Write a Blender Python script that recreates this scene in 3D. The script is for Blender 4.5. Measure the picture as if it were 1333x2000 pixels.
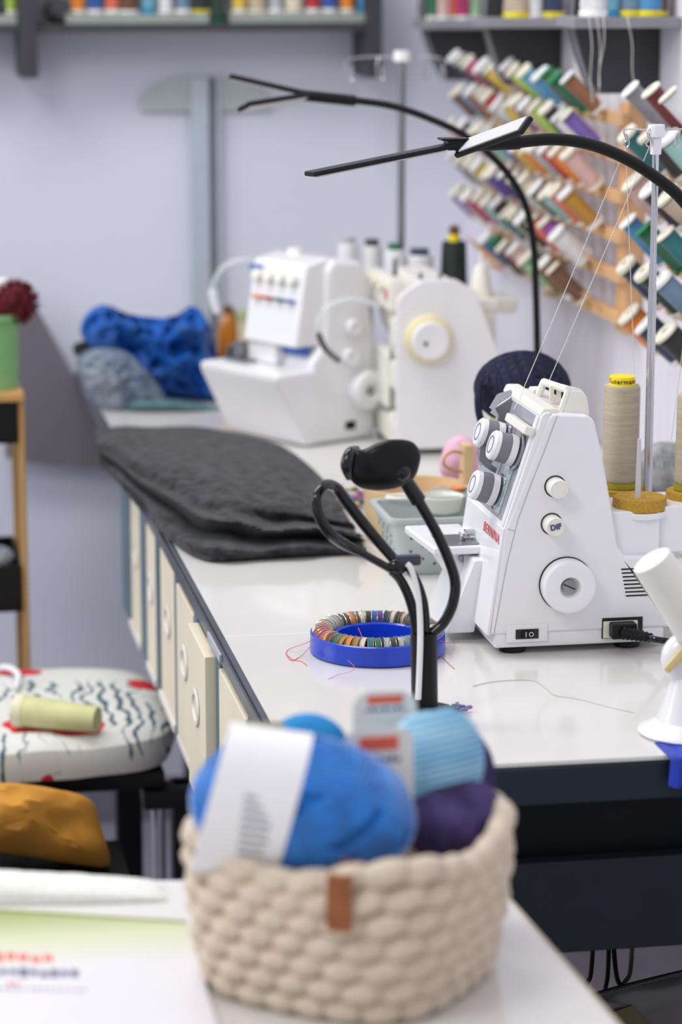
import bpy, bmesh, math, random
from mathutils import Vector as V, Matrix, noise
random.seed(7)
SC = bpy.context.scene
COL = SC.collection
for o in list(bpy.data.objects): bpy.data.objects.remove(o)
R = math.radians
# ------------------------------------------------------------------ camera
FPX, PITCH, YAW, EYE = 5300.0, R(11.83), R(10.1), 1.39
cd = bpy.data.cameras.new('camera'); cam = bpy.data.objects.new('camera', cd); COL.objects.link(cam)
cd.sensor_fit = 'VERTICAL'; cd.sensor_height = 36; cd.sensor_width = 24; cd.lens = FPX/2000*36
cam.location = (0, 0, EYE); cam.rotation_euler = (math.pi/2-PITCH, 0, -YAW)
cd.clip_start = .05; cd.dof.use_dof = True; cd.dof.focus_distance = 2.46; cd.dof.aperture_fstop = 4.6
SC.camera = cam
# ------------------------------------------------------------------ world and lights
w = bpy.data.worlds.new('world'); SC.world = w; w.use_nodes = True
w.node_tree.nodes['Background'].inputs[0].default_value = (.93, .95, 1, 1)
w.node_tree.nodes['Background'].inputs[1].default_value = .62
def area(name, loc, target, sx, sy, power, col=(1, 1, 1)):
    l = bpy.data.lights.new(name, 'AREA'); l.shape = 'RECTANGLE'; l.size = sx; l.size_y = sy; l.energy = power; l.color = col
    o = bpy.data.objects.new(name, l); COL.objects.link(o); o.location = loc
    o.rotation_euler = (V(target)-V(loc)).to_track_quat('-Z', 'Y').to_euler(); return o
area('ceiling_light', (-.3, 2.9, 2.7), (.35, 2.9, .7), .6, 1.6, 26, (1, .985, .96))
area('ceiling_light', (-.9, 1.0, 2.6), (.5, 2.6, .75), .7, .7, 15, (1, .99, .97))
area('left_area_light', (-2.6, 3.0, 1.9), (.5, 3.2, .8), 1.4, 1.6, 24, (.93, .96, 1))  # broad cool area light from out of view on the left
SC.view_settings.view_transform = 'Standard'; SC.view_settings.look = 'None'
SC.view_settings.exposure = 0.12; SC.view_settings.gamma = 1; SC.view_settings.use_curve_mapping = False
# ------------------------------------------------------------------ pixel of the 1333x2000 photograph -> point of the room
_f = V((math.sin(YAW)*math.cos(PITCH), math.cos(YAW)*math.cos(PITCH), -math.sin(PITCH)))
_r = V((math.cos(YAW), -math.sin(YAW), 0)); _u = _r.cross(_f); _C = V((0, 0, EYE))
def ray(x, y): return _f*FPX+_r*(x-666.5)+_u*(1000-y)
def atZ(x, y, z=.75): d = ray(x, y); return _C+d*((z-EYE)/d.z)
def atY(x, y, Y): d = ray(x, y); return _C+d*(Y/d.y)
def atX(x, y, X): d = ray(x, y); return _C+d*(X/d.x)
# ------------------------------------------------------------------ materials
def lin(c): return tuple((v/255/12.92 if v/255 <= .04045 else ((v/255+.055)/1.055)**2.4) for v in c)+(1,)
_m = {}
def mat(name, c, rough=.5, metal=0, var=.06, sc=30, bump=0, coat=0, alpha=1, trans=0, wave=0, sss=0, sheen=0, stretch=(1, 1, 1), c2=None, spec=.5):
    if name in _m: return _m[name]
    m = bpy.data.materials.new(name); m.use_nodes = True; t = m.node_tree; b = t.nodes['Principled BSDF']
    col = lin(c); lo = tuple(max(0, v*(1-var*2)) for v in col[:3])+(1,) if c2 is None else lin(c2)
    tc = t.nodes.new('ShaderNodeTexCoord'); mp = t.nodes.new('ShaderNodeMapping'); mp.inputs['Scale'].default_value = stretch
    t.links.new(tc.outputs['Object'], mp.inputs['Vector'])
    n = t.nodes.new('ShaderNodeTexNoise'); n.inputs['Scale'].default_value = sc; n.inputs['Detail'].default_value = 4
    t.links.new(mp.outputs[0], n.inputs['Vector'])
    rp = t.nodes.new('ShaderNodeValToRGB'); rp.color_ramp.elements[0].position = .35; rp.color_ramp.elements[1].position = .65
    rp.color_ramp.elements[0].color = lo; rp.color_ramp.elements[1].color = col
    t.links.new(n.outputs['Fac'], rp.inputs[0]); t.links.new(rp.outputs[0], b.inputs['Base Color'])
    b.inputs['Roughness'].default_value = rough; b.inputs['Specular IOR Level'].default_value = spec; b.inputs['Metallic'].default_value = metal
    b.inputs['Coat Weight'].default_value = coat; b.inputs['Alpha'].default_value = alpha
    b.inputs['Transmission Weight'].default_value = trans; b.inputs['Sheen Weight'].default_value = sheen
    h = None
    if wave:
        wv = t.nodes.new('ShaderNodeTexWave'); wv.bands_direction = 'Z'; wv.inputs['Scale'].default_value = wave; wv.inputs['Distortion'].default_value = 1.5
        t.links.new(tc.outputs['Object'], wv.inputs['Vector']); h = wv.outputs['Fac']; bs = .6; bd = .0006
    elif bump: h = n.outputs['Fac']; bs = bump; bd = .002
    if h:
        bp = t.nodes.new('ShaderNodeBump'); bp.inputs['Strength'].default_value = bs; bp.inputs['Distance'].default_value = bd
        t.links.new(h, bp.inputs['Height']); t.links.new(bp.outputs[0], b.inputs['Normal'])
    _m[name] = m; return m
WALL = mat('wall_paint', (212, 214, 228), .75, var=.015, sc=2)
WALLR = mat('wall_paint_right', (222, 219, 230), .6, var=.03, sc=6, stretch=(1, 9, .6))
FLOOR = mat('floor_vinyl', (150, 146, 162), .4, var=.1, sc=3)
PLAST = mat('white_plastic', (232, 231, 234), .28, var=.01, coat=.3)
PLASTW = mat('warm_white_plastic', (234, 231, 222), .35, var=.02)
CREAM = mat('cream_plastic', (232, 226, 208), .4, var=.03)
TOP = mat('white_laminate', (222, 219, 215), .16, var=.02, sc=5, coat=.3)
DKSHELF = mat('charcoal_shelf_paint', (54, 54, 61), .5, var=.08, sc=12)
DKEDGE = mat('grey_shelf_edge', (138, 138, 144), .5, var=.05)
TRAY = mat('pale_grey_shelf_lining', (150, 158, 152), .5)
NAVYP = mat('navy_desk_paint', (26, 38, 50), .5, var=.08, sc=20, spec=.3)
NAVYD = mat('dark_desk_panel', (14, 17, 24), .6, var=.1, sc=20, spec=.2)
STEELBL = mat('blue_grey_paint', (84, 108, 122), .5, var=.08)
RAIL = mat('grey_metal_rail', (92, 96, 106), .3, .6, var=.1)
BIRCH = mat('pale_birch_ply', (232, 221, 196), .5, var=.04, sc=8, stretch=(1, 1, .2))
WOOD = mat('pine_wood', (222, 176, 128), .55, var=.12, sc=14, stretch=(1, 1, .15))
WOODL = mat('light_wood', (226, 196, 152), .5, var=.08, sc=14, stretch=(.2, .2, 1))
OAK = mat('honey_wood', (196, 152, 92), .5, var=.12, sc=12, stretch=(1, 1, .1))
BLACK = mat('black_plastic', (9, 9, 11), .42, var=.1, spec=.28)
BLACKG = mat('gloss_black_plastic', (5, 5, 7), .12, var=.1, coat=.25, spec=.4)
CHROME = mat('chrome', (205, 205, 210), .12, 1, var=.03)
STEEL = mat('brushed_steel', (150, 152, 156), .3, 1, var=.06)
GREYP = mat('grey_dial_plastic', (120, 118, 128), .45, var=.02)
GREYF = mat('grey_front_plate', (150, 154, 162), .25, var=.05, coat=.4)
ALU = mat('aluminium_ruler', (186, 198, 208), .35, .25, var=.03)
SMOKE = mat('frosted_plastic', (196, 204, 204), .35, var=.02, alpha=.75)
CLEAR = mat('clear_plastic', (225, 235, 238), .15, var=.02, alpha=.35)
WHITE = mat('white_diffuser', (196, 196, 198), .4, var=.01)
RED = mat('red_print', (214, 26, 34), .4); BLK = mat('black_print', (20, 20, 24), .5); WPR = mat('white_print', (230, 230, 230), .5)
ORANGEP = mat('orange_print', (232, 96, 66), .5); NAVPR = mat('navy_print', (52, 58, 120), .5); GREYPR = mat('grey_print', (150, 150, 158), .6)
PAPER = mat('white_paper', (236, 234, 238), .5, var=.01); LABELP = mat('paper_label', (228, 224, 218), .5, var=.02)
BLUEPL = mat('blue_plastic', (8, 58, 190), .28, var=.06, coat=.2)
FOAM = mat('ochre_foam', (190, 148, 52), .9, var=.12, sc=400, bump=.6)
THR = mat('thread_strand', (225, 222, 215), .6)
# ------------------------------------------------------------------ mesh building
wl = {}
class B:
    def __init__(s, M=None): s.bm = bmesh.new(); s.M = M or Matrix()
    def _fin(s, vs): 
        for v in vs: v.co = s.M @ v.co
    def box(s, x0, x1, y0, y1, z0, z1, bev=0, seg=2):
        return s.prism([(x0, y0), (x1, y0), (x1, y1), (x0, y1)], 'z', z0, z1, bev, seg)
    def prism(s, pts, ax, a, b, bev=0, seg=2):
        bm = bmesh.new()
        def P(p, t): return {'z': (p[0], p[1], t), 'y': (p[0], t, p[1]), 'x': (t, p[0], p[1])}[ax]
        lo = [bm.verts.new(P(p, a)) for p in pts]; hi = [bm.verts.new(P(p, b)) for p in pts]
        n = len(pts)
        bm.faces.new(lo); bm.faces.new(hi[::-1])
        for i in range(n): bm.faces.new([lo[i], hi[i], hi[(i+1) % n], lo[(i+1) % n]])
        bmesh.ops.recalc_face_normals(bm, faces=bm.faces[:])
        if bev: bmesh.ops.bevel(bm, geom=bm.edges[:], offset=bev, segments=seg, affect='EDGES', profile=.5)
        s.add(bm); return s
    def add(s, bm):
        me = bpy.data.meshes.new('tmp'); bm.to_mesh(me); bm.free(); me.transform(s.M); s.bm.from_mesh(me); bpy.data.meshes.remove(me)
    def loft(s, rings, closed=True, caps=True, loop=False):
        bm = bmesh.new(); vr = [[bm.verts.new(p) for p in r] for r in rings]; k = len(rings[0])
        for i in range(len(vr)-(0 if loop else 1)):
            a, b = vr[i], vr[(i+1) % len(vr)]
            for j in range(k if closed else k-1): 
                try: bm.faces.new([a[j], a[(j+1) % k], b[(j+1) % k], b[j]])
                except ValueError: pass
        if caps and closed and not loop: bm.faces.new(vr[0][::-1]); bm.faces.new(vr[-1])
        bmesh.ops.recalc_face_normals(bm, faces=bm.faces[:]); s.add(bm); return s
    def tube(s, pts, r, n=8, loop=False, sub=4, flat=None):
        pts = [V(p) for p in pts]
        if not isinstance(r, (list, tuple)): r = [r]*len(pts)
        if sub > 1 and len(pts) > 2:
            P2, R2 = [], []; N = len(pts)
            for i in range(N if loop else N-1):
                g = lambda k: pts[k % N] if loop else pts[max(0, min(N-1, k))]
                p0, p1, p2, p3 = g(i-1), g(i), g(i+1), g(i+2)
                for k in range(sub):
                    t = k/sub; P2.append(.5*((2*p1)+(p2-p0)*t+(2*p0-5*p1+4*p2-p3)*t*t+(3*p1-p0-3*p2+p3)*t**3)); R2.append(r[i]*(1-t)+r[(i+1) % N]*t)
            if not loop: P2.append(pts[-1]); R2.append(r[-1])
            pts, r = P2, R2
        N = len(pts); rings = []; up = None; fr = []
        for i, p in enumerate(pts):
            d = (pts[(i+1) % N]-pts[i-1]) if loop else (pts[min(i+1, N-1)]-pts[max(i-1, 0)])
            d = d.normalized() if d.length > 1e-9 else V((0, 0, 1))
            if up is None: up = d.orthogonal().normalized()
            up = (up-d*up.dot(d)); up = up.normalized() if up.length > 1e-6 else d.orthogonal().normalized()
            fr.append((d, up.copy()))
        tw = 0
        if loop:
            d0, u0 = fr[0]; u1 = fr[-1][1]; u1 = (u1-d0*u1.dot(d0)).normalized(); tw = math.atan2(u1.cross(u0).dot(d0), max(-1, min(1, u1.dot(u0))))
        for i, p in enumerate(pts):
            d, up = fr[i]; sd = d.cross(up); t_ = tw*i/N
            rings.append([p+(up*math.cos(a+t_)+sd*math.sin(a+t_))*r[i] for a in [2*math.pi*j/n for j in range(n)]])
        return s.loft(rings, loop=loop)
    def cyl(s, p0, p1, r0, r1=None, n=24, bev=0):
        p0, p1 = V(p0), V(p1); r1 = r0 if r1 is None else r1; d = (p1-p0); L = d.length; q = d.to_track_quat('Z', 'Y').to_matrix().to_4x4(); q.translation = p0
        b = min(bev, L/2)
        prof = [(r0, 0), (r1, L)] if not b else [(r0-b, 0), (r0-b*.3, b*.3), (r0, b), (r1, L-b), (r1-b*.3, L-b*.3), (r1-b, L)]
        return s.lathe(prof, q, n)
    def lathe(s, prof, M=None, n=24, loop=False, sq=None):
        M = M or Matrix(); rings = []
        for (rr, z) in prof: rings.append([M @ V((rr*math.cos(2*math.pi*j/n), rr*math.sin(2*math.pi*j/n), z)) for j in range(n)])
        return s.loft(rings, loop=loop)
    def ball(s, c, r, n=24, nz=12, M=None):
        r = (r, r, r) if not isinstance(r, (tuple, list)) else r; q = (M or Matrix()).copy(); c = V(c)
        rings = []
        for i in range(1, nz):
            t = math.pi*i/nz; rings.append([c+q @ V((r[0]*math.sin(t)*math.cos(2*math.pi*j/n), r[1]*math.sin(t)*math.sin(2*math.pi*j/n), -r[2]*math.cos(t))) for j in range(n)])
        return s.loft(rings)
    def grid(s, fn, nu, nv, thick=0):
        rings = [[fn(i/nu, j/nv) for i in range(nu+1)] for j in range(nv+1)]
        bm = bmesh.new(); vr = [[bm.verts.new(p) for p in r] for r in rings]
        for j in range(nv):
            for i in range(nu): bm.faces.new([vr[j][i], vr[j][i+1], vr[j+1][i+1], vr[j+1][i]])
        bmesh.ops.recalc_face_normals(bm, faces=bm.faces[:])
        if thick: bmesh.ops.solidify(bm, geom=bm.faces[:], thickness=thick)
        s.add(bm); return s
    def pillow(s, outline, thick, nrm, amp=0, fr=20, rings=9, sub=4, seed=0, ridge=True, zmin=None, rnd=False):
        """closed soft body with the given rim (world points) and a bulge on both sides along nrm"""
        pts = [V(p) for p in outline]; N = len(pts); P2 = []
        for i in range(N):
            p0, p1, p2, p3 = pts[i-1], pts[i], pts[(i+1) % N], pts[(i+2) % N]
            for k in range(sub):
                t = k/sub; P2.append(.5*((2*p1)+(p2-p0)*t+(2*p0-5*p1+4*p2-p3)*t*t+(3*p1-p0-3*p2+p3)*t**3))
        c = sum(P2, V())/len(P2); nrm = V(nrm).normalized(); rr = []
        seq = [(k/rings, 1) for k in range(1, rings+1)]+[(k/rings, -1) for k in range(rings-1, 0, -1)]
        for sc_, sg in seq:
            ring = []
            for p in P2:
                k_ = math.sin(sc_*math.pi/2); dv_ = p-c; mr_ = sum((x-c).length for x in P2[::8])/len(P2[::8]) if rnd else 0
                if rnd: dv_ = dv_.lerp(dv_.normalized()*mr_, 1-k_)
                q = c+dv_*k_; h = thick*math.cos(sc_*math.pi/2)*sg
                v = q+nrm*h
                if amp:
                    nn = noise.noise(V((v.x*fr+seed, v.y*fr, v.z*fr))); 
                    if ridge: nn = (1-abs(nn)*3.2)+.45*(1-abs(noise.noise(V((v.x*fr*2.6+seed, v.y*fr*2.6, v.z*fr*2.6))))*3.2)
                    v = v+nrm*(sg*amp*nn*(1-sc_**3))
                if zmin is not None: v.z = max(v.z, zmin)
                ring.append(v)
            rr.append(ring)
        return s.loft(rr)
    def build(s, name, m, parent=None, smooth=True, ang=35, origin=None):
        me = bpy.data.meshes.new(name); s.bm.to_mesh(me); s.bm.free()
        if smooth:
            me.polygons.foreach_set('use_smooth', [True]*len(me.polygons)); me.set_sharp_from_angle(angle=R(ang))
        if parent is not None: org = wl[parent]
        elif origin is not None: org = V(origin)
        else:
            cs = [v.co for v in me.vertices]; org = V(((min(c.x for c in cs)+max(c.x for c in cs))/2, (min(c.y for c in cs)+max(c.y for c in cs))/2, min(c.z for c in cs)))
        me.transform(Matrix.Translation(-org))
        o = bpy.data.objects.new(name, me); COL.objects.link(o)
        if smooth and len(me.polygons) < 20000: wn = o.modifiers.new('weighted_normal', 'WEIGHTED_NORMAL'); wn.keep_sharp = True
        ms = m if isinstance(m, list) else [m]
        for x in ms: me.materials.append(x)
        if parent is not None: o.parent = parent
        else: o.location = org
        wl[o] = org; return o
def thing(name, label, cat, loc=(0, 0, 0), group=None):
    o = bpy.data.objects.new(name, None); COL.objects.link(o); o.location = loc; o.empty_display_size = .02
    wl[o] = V(loc); return tag(o, label, cat, group)
def tag(o, label, cat, group=None):
    o['label'] = label; o['category'] = cat
    if group: o['group'] = group
    return o
def struct(o): o['kind'] = 'structure'; return o
def frame(o, ex, ez):
    """matrix with x axis ex and z axis ez, origin o"""
    ez = V(ez).normalized(); ex = V(ex); ex = (ex-ez*ex.dot(ez)).normalized(); ey = ez.cross(ex)
    M = Matrix((ex, ey, ez)).transposed().to_4x4(); M.translation = V(o); return M
def text(body, size, M, name, m, parent, ext=.0002, align='CENTER', sx=1, bold=0):
    cu = bpy.data.curves.new(name, 'FONT'); cu.body = body; cu.size = size; cu.extrude = ext; cu.align_x = align; cu.align_y = 'CENTER'; cu.offset = bold; cu.space_character = 1.14 if len(body) > 3 else 1
    t = bpy.data.objects.new('t', cu); COL.objects.link(t); bpy.context.view_layer.update()
    me = bpy.data.meshes.new_from_object(t.evaluated_get(bpy.context.evaluated_depsgraph_get())); bpy.data.objects.remove(t)
    me.transform(Matrix.Diagonal((sx, 1, 1, 1))); me.transform(M); me.transform(Matrix.Translation(-wl[parent])); me.materials.clear(); me.materials.append(m)
    o = bpy.data.objects.new(name, me); COL.objects.link(o); o.parent = parent; wl[o] = wl[parent]; return o
# ================================================================== ROOM
WX, WY = .95, 4.2
struct(B().box(-2.2, WX+.1, WY, WY+.08, 0, 2.4).build('wall_back', WALL, smooth=False))
struct(B().box(WX, WX+.08, 1.2, WY, 0, 2.4).build('wall_right', WALLR, smooth=False))
struct(B().box(-2.2, WX, .3, WY, -.05, 0).build('floor', FLOOR, smooth=False))
struct(B().box(-2.2, WX, WY-.012, WY, 0, .07, .003).build('baseboard_back', mat('skirting', (120, 118, 132), .5)))
# ================================================================== MAIN SEWING TABLE
TX0, TX1, TY0, TY1, TZ = .323, .945, 2.022, 4.145, .75
tb = thing('sewing_table', 'long white-topped sewing table with navy front and pale birch drawers along the wall', 'table', (.6, 3.1, 0))
seam = atZ(500, 1240).y
B().prism([(TX0+.004, TY0+.002), (TX1, TY0-.004), (TX1, seam-.0008), (TX0+.004, seam-.0008)], 'z', TZ-.004, TZ, .0008).build('tabletop', TOP, tb)
B().box(TX0+.004, TX1, seam+.0008, TY1, TZ-.012, TZ-.0004, .0012).build('tabletop', TOP, tb)
B().box(TX0, TX0+.016, TY0, TY1, TZ-.022, TZ-.0012, .003).box(TX0-.003, TX0, TY0, TY1, TZ-.020, TZ-.006, .001).build('side_rail', RAIL, tb)
B().box(TX0-.0055, TX0-.003, 2.43, 2.52, TZ-.0165, TZ-.009, .0003).build('label_strip', mat('rail_sticker', (176, 178, 188), .5), tb)
B().box(TX0+.018, TX1, TY0-.003, TY0+.02, .714, TZ-.0044, .002).build('front_edge', NAVYP, tb)
B().box(TX0+.018, TX1, TY0+.035, TY0+.05, .655, .714, 0).build('recess_panel', NAVYD, tb)
B().box(TX0+.018, TX1, TY0+.008, TY0+.025, .583, .662, .002).build('front_panel', mat('navy_lower_panel', (18, 23, 34), .5, var=.08, spec=.3), tb)
B().box(TX0+.07, TX1, TY0+.06, 3.42, .60, .61).build('underside', NAVYD, tb)
for yy in (2.12, 3.1, 4.1):
    for xx in (.5, .9): B().box(xx-.02, xx+.02, yy-.02, yy+.02, 0, .60, .002).build('leg', NAVYD, tb)
ys = [2.04, 2.315, 2.505, 2.70, 2.92, 3.18]
ys = [2.06, 2.26, 2.468, 2.64, 2.815, 3.0, 3.15, 3.37]
for i, y in enumerate(ys):
    hw_ = [.009, .009, .018, .012, .013, .016, .036, .05][i]; B().box(TX0-.002, TX0+.02, y-hw_, y+hw_, .548, TZ-.022, .0015).build('divider', STEELBL, tb)
for i in range(len(ys)-1):
    a, b = ys[i]+[.009, .009, .018, .012, .013, .016, .036, .05][i]+.003, ys[i+1]-[.009, .009, .018, .012, .013, .016, .036, .05][i+1]-.003
    dx = [0, -.004, -.012, -.003, 0, -.002, 0][i]
    d = B().box(TX0+.000+dx, TX0+.012+dx, a, b, .558, TZ-.026, .0015).box(TX0+.012+dx, TX0+.06, a+.004, a+.012, .56, .70).box(TX0+.012+dx, TX0+.06, b-.012, b-.004, .56, .70).box(TX0+.012+dx, TX0+.06, a+.012, b-.012, .56, .566).build('drawer', BIRCH, tb)
    m = (a+b)/2; M = Matrix.Translation((TX0+dx-.0006, m, .655))
    pr = [(math.cos(t)*.026, math.sin(t)*.019+0) for t in [2*math.pi*k/20 for k in range(20)]]
    pr2 = [(c*.8, s_*.68) for c, s_ in pr]
    B(M).loft([[V((0, p[0], p[1])) for p in pr], [V((-.0016, p[0]*.97, p[1]*.93)) for p in pr], [V((-.0016, p[0], p[1])) for p in pr2], [V((.0004, p[0]*.96, p[1]*.9)) for p in pr2]], caps=False, loop=False).build('finger_hole', mat('white_trim', (226, 222, 214), .4), d)
    B().box(TX0-.004, TX0+.004, a, b, .548, .557, .001).build('drawer_runner', mat('white_runner', (222, 220, 214), .5), tb)
# ================================================================== GREY SLAB beyond the table's left end
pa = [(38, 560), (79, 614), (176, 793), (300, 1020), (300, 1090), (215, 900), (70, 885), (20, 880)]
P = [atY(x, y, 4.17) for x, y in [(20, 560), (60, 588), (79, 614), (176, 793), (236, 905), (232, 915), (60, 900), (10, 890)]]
tag(B().prism([(p.x, p.z) for p in P], 'y', 4.150, 4.172, .002).build('slab', mat('matt_grey_slab', (112, 106, 114), .6, var=.06, sc=5)), 'grey board with a long slanting edge flat against the back wall behind the trolley', 'slab')  # unidentified grey area, built as a plain slab with a sloping edge
# ================================================================== BACK SHELF
def zY(px, py, Y): return atY(px, py, Y)
SY0 = 4.085
zs = atY(400, 62, SY0).z; zt = atY(400, 33, SY0+.03).z
sh = thing('wall_shelf', 'long charcoal thread shelf on the back wall with two hanging brackets', 'shelf', (.3, 4.14, 1.2))
xr = atY(742, 40, SY0).x
B().box(-.35, xr, SY0, WY-.001, zs, zs+.012, .0015).build('shelf_board', DKSHELF, sh)
B().box(atY(130, 40, SY0).x, atY(410, 40, SY0).x, SY0+.008, WY-.012, zs+.012, zs+.026, .001).build('spool_tray', TRAY, sh)
B().box(atY(452, 40, SY0).x, xr-.01, SY0+.008, WY-.012, zs+.012, zs+.026, .001).build('spool_tray', TRAY, sh)
B().box(-.35, atY(34, 40, SY0).x, SY0+.008, WY-.012, zs+.012, zs+.026, .001).build('spool_tray', TRAY, sh)
for xa, xb, yb in ((37, 72, 152), (718, 748, 152)):
    a, b = atY(xa, 10, SY0-.012).x, atY(xb, 10, SY0-.012).x; zb = atY(xa, yb, SY0).z
    B().box(a, b, SY0-.012, WY-.001, zb, zs+.12, .002).build('bracket', DKSHELF, sh)
B().box(-.35, xr, SY0+.02, WY-.001, zs+.12, zs+.132, .0015).build('upper_board', DKSHELF, sh)
# ------------------------------------------------------------------ thread spools
TC = {'navy blue': (30, 50, 92), 'brown': (112, 66, 38), 'pink': (205, 92, 130), 'dark green': (22, 62, 48), 'yellow': (236, 200, 70), 'magenta': (184, 34, 110), 'lime': (176, 212, 70),
      'light blue': (110, 178, 205), 'sky blue': (70, 150, 205), 'olive': (96, 92, 40), 'green': (16, 110, 74), 'cream': (232, 222, 196), 'red': (202, 28, 34), 'purple': (82, 44, 150), 'dark purple': (48, 30, 52),
      'coral': (238, 110, 82), 'pale green': (170, 214, 168), 'blue': (34, 88, 176), 'orange': (246, 140, 20), 'white': (238, 238, 240), 'pale pink': (232, 190, 186), 'dark red': (118, 20, 30), 'grey': (150, 150, 156),
      'violet': (122, 92, 186), 'mint': (160, 206, 200), 'dark brown': (56, 32, 28), 'gold': (186, 134, 22), 'teal': (14, 118, 124), 'orchid': (164, 70, 168), 'black': (22, 22, 26), 'beige': (204, 184, 156), 'tan': (150, 96, 54), 'steel blue': (110, 142, 170), 'silver': (190, 194, 200), 'charcoal': (50, 50, 56)}
def tm(c): return mat('thread_'+c.replace(' ', '_'), TC[c], .55, var=.12, sc=60, wave=420, sheen=.3)
FLANGE = mat('spool_flange_cream', (236, 230, 212), .4, var=.02); FLW = mat('spool_flange_white', (240, 240, 240), .4, var=.01)
FLG = mat('spool_flange_green', (20, 130, 80), .4); FLY = mat('spool_flange_yellow', (232, 214, 40), .4); FLB = mat('spool_flange_dark', (28, 34, 44), .4); FLC = mat('spool_flange_cyan', (40, 150, 200), .4)
def spool_proto(kind):
    t = thing('thread_spool', 'x', 'thread spool')
    if kind == 'small': R1, r1, h, e = .0112, .0095, .054, .005
    elif kind == 'wide': R1, r1, h, e = .0138, .0122, .050, .004
    elif kind == 'tall': R1, r1, h, e = .0118, .0098, .060, .003
    elif kind == 'mini': R1, r1, h, e = .0085, .007, .050, .0035
    if kind == 'cone':
        B().lathe([(.003, 0), (.0185, 0), (.0185, .007), (.006, .008), (.005, .074), (.0105, .075), (.0105, .079), (.003, .079), (.003, 0)], n=20).build('spool_core', FLY, t)
        B().lathe([(.0165, .0072), (.018, .012), (.0125, .070), (.010, .0745), (.004, .0745), (.004, .0072)], n=20).build('thread', tm('white'), t)
    else:
        B().lathe([(.0035, 0), (R1*.9, 0), (R1, e*.3), (R1, e), (r1*.6, e+.0008), (r1*.6, h-e-.0008), (R1, h-e), (R1, h-e*.3), (R1*.9, h), (.0035, h), (.0035, 0)], n=20).build('spool_core', FLANGE, t)
        B().lathe([(r1*.62, e+.001), (r1, e+.002), (r1, h-e-.002), (r1*.62, h-e-.001)], n=20).build('thread', tm('white'), t)
    for c in t.children: c.material_slots[0].link = 'OBJECT'
    return t
bpy.context.view_layer.update()
PROTO = {k: spool_proto(k) for k in ('small', 'wide', 'tall', 'mini', 'cone')}
used = set()
def spool(kind, col, loc, axis, label, group, fl=None, sc=1.0, spin=0):
    src = PROTO[kind]
    if kind in used:
        r = src.copy(); COL.objects.link(r); kids = []
        for ch in src.children:
            if ch.name.split('.')[0] not in ('spool_core', 'thread'): continue
            c = ch.copy(); COL.objects.link(c); c.parent = r; kids.append(c)
    else: used.add(kind); r = src; kids = list(src.children)
    r.location = loc; r.rotation_mode = 'QUATERNION'; r.rotation_quaternion = V(axis).to_track_quat('Z', 'Y'); r.scale = (sc, sc, sc)
    for c in kids:
        c.material_slots[0].link = 'OBJECT'
        c.material_slots[0].material = tm(col) if c.name.startswith('thread') else (fl or FLANGE)
    r['label'] = label; r['group'] = group; return r
def row_label(cols, i, where):
    a = cols[i]
    if i == 0: return '%s spool, first from the left, %s' % (a, where)
    if i == len(cols)-1: return '%s spool, last on the right, %s' % (a, where)
    return '%s spool between %s and %s, %s' % (a, cols[i-1], cols[i+1], where)
bs = [(4, 'charcoal', 'small', FLB), (20, 'lime', 'small', FLANGE)]
bs += [(152, 'orange', 'small', FLANGE), (186, 'blue', 'small', FLW), (220, 'coral', 'small', FLW), (252, 'brown', 'wide', FLW), (291, 'light blue', 'small', FLC), (324, 'white', 'small', FLW), (358, 'steel blue', 'small', FLW), (393, 'black', 'wide', FLY), (425, 'dark green', 'tall', FLG)]
bs += [(468, 'yellow', 'small', FLANGE), (503, 'beige', 'wide', FLANGE), (539, 'silver', 'small', FLW), (574, 'cream', 'wide', FLANGE), (611, 'red', 'small', FLW), (644, 'blue', 'small', FLW), (679, 'orange', 'small', FLANGE), (712, 'sky blue', 'small', FLC), (731, 'navy blue', 'mini', FLB)]
cols = [b[1] for b in bs]
for i, (px, c, k, fl) in enumerate(bs):
    p = atY(px, 40, SY0+.035)
    z0 = zs+.026 if not (410 < px < 452) else zs+.012
    spool(k, c, (p.x, SY0+.035, z0+.0003), (0, 0, 1), row_label(cols, i, 'on the long back shelf'), 'thread spools on the back shelf', fl, 1.12)
p = atY(115, 40, SY0+.03)
tag(B().ball((p.x, SY0+.045, zs+.030), (.022, .02, .018)).ball((p.x+.012, SY0+.03, zs+.022), (.014, .014, .010)).build('thread_wad', mat('dark_grey_wool', (74, 74, 80), .9, var=.2, sc=200, bump=.6)), 'crumpled dark grey wad beside the left bracket on the back shelf', 'yarn')
# ------------------------------------------------------------------ right wall shelves
def arc_panel(Y, pxl, pyb, pyt=-60):
    X1 = WX-.001
    ps = [(0, -60), (-8, 0), (-10, 30), (-6, 60), (4, 100), (18, 140), (36, 172)]
    zb = atY(1200, pyb, Y).z
    k = (pyb+60)/232.
    pts = []
    for dx, dy in ps:
        q = atY(pxl+10+dx, -60+(dy+60)*k, Y); pts.append((q.x, q.z))
    pts[-1] = (pts[-1][0], zb)
    pts += [(X1, zb), (X1, pts[0][1])]
    return pts
rs = [(3.16, 1113, 183, 34, 'nearest'), (3.62, 942, 165, 36, 'middle'), (4.06, 820, 154, 40, 'farthest')]
RSP = [[(1165, 'white', 'cone', FLW), (1195, 'light blue', 'small', FLC), (1232, 'steel blue', 'cone', FLY), (1268, 'sky blue', 'cone', FLY), (1300, 'silver', 'small', FLW), (1326, 'brown', 'wide', FLY)],
       [(1012, 'beige', 'cone', FLY), (1046, 'white', 'small', FLW), (1080, 'navy blue', 'cone', FLY)],
       [(848, 'green', 'small', FLANGE), (866, 'pale pink', 'small', FLW), (884, 'coral', 'small', FLANGE), (905, 'magenta', 'small', FLW), (928, 'pale green', 'small', FLW)]]
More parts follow.
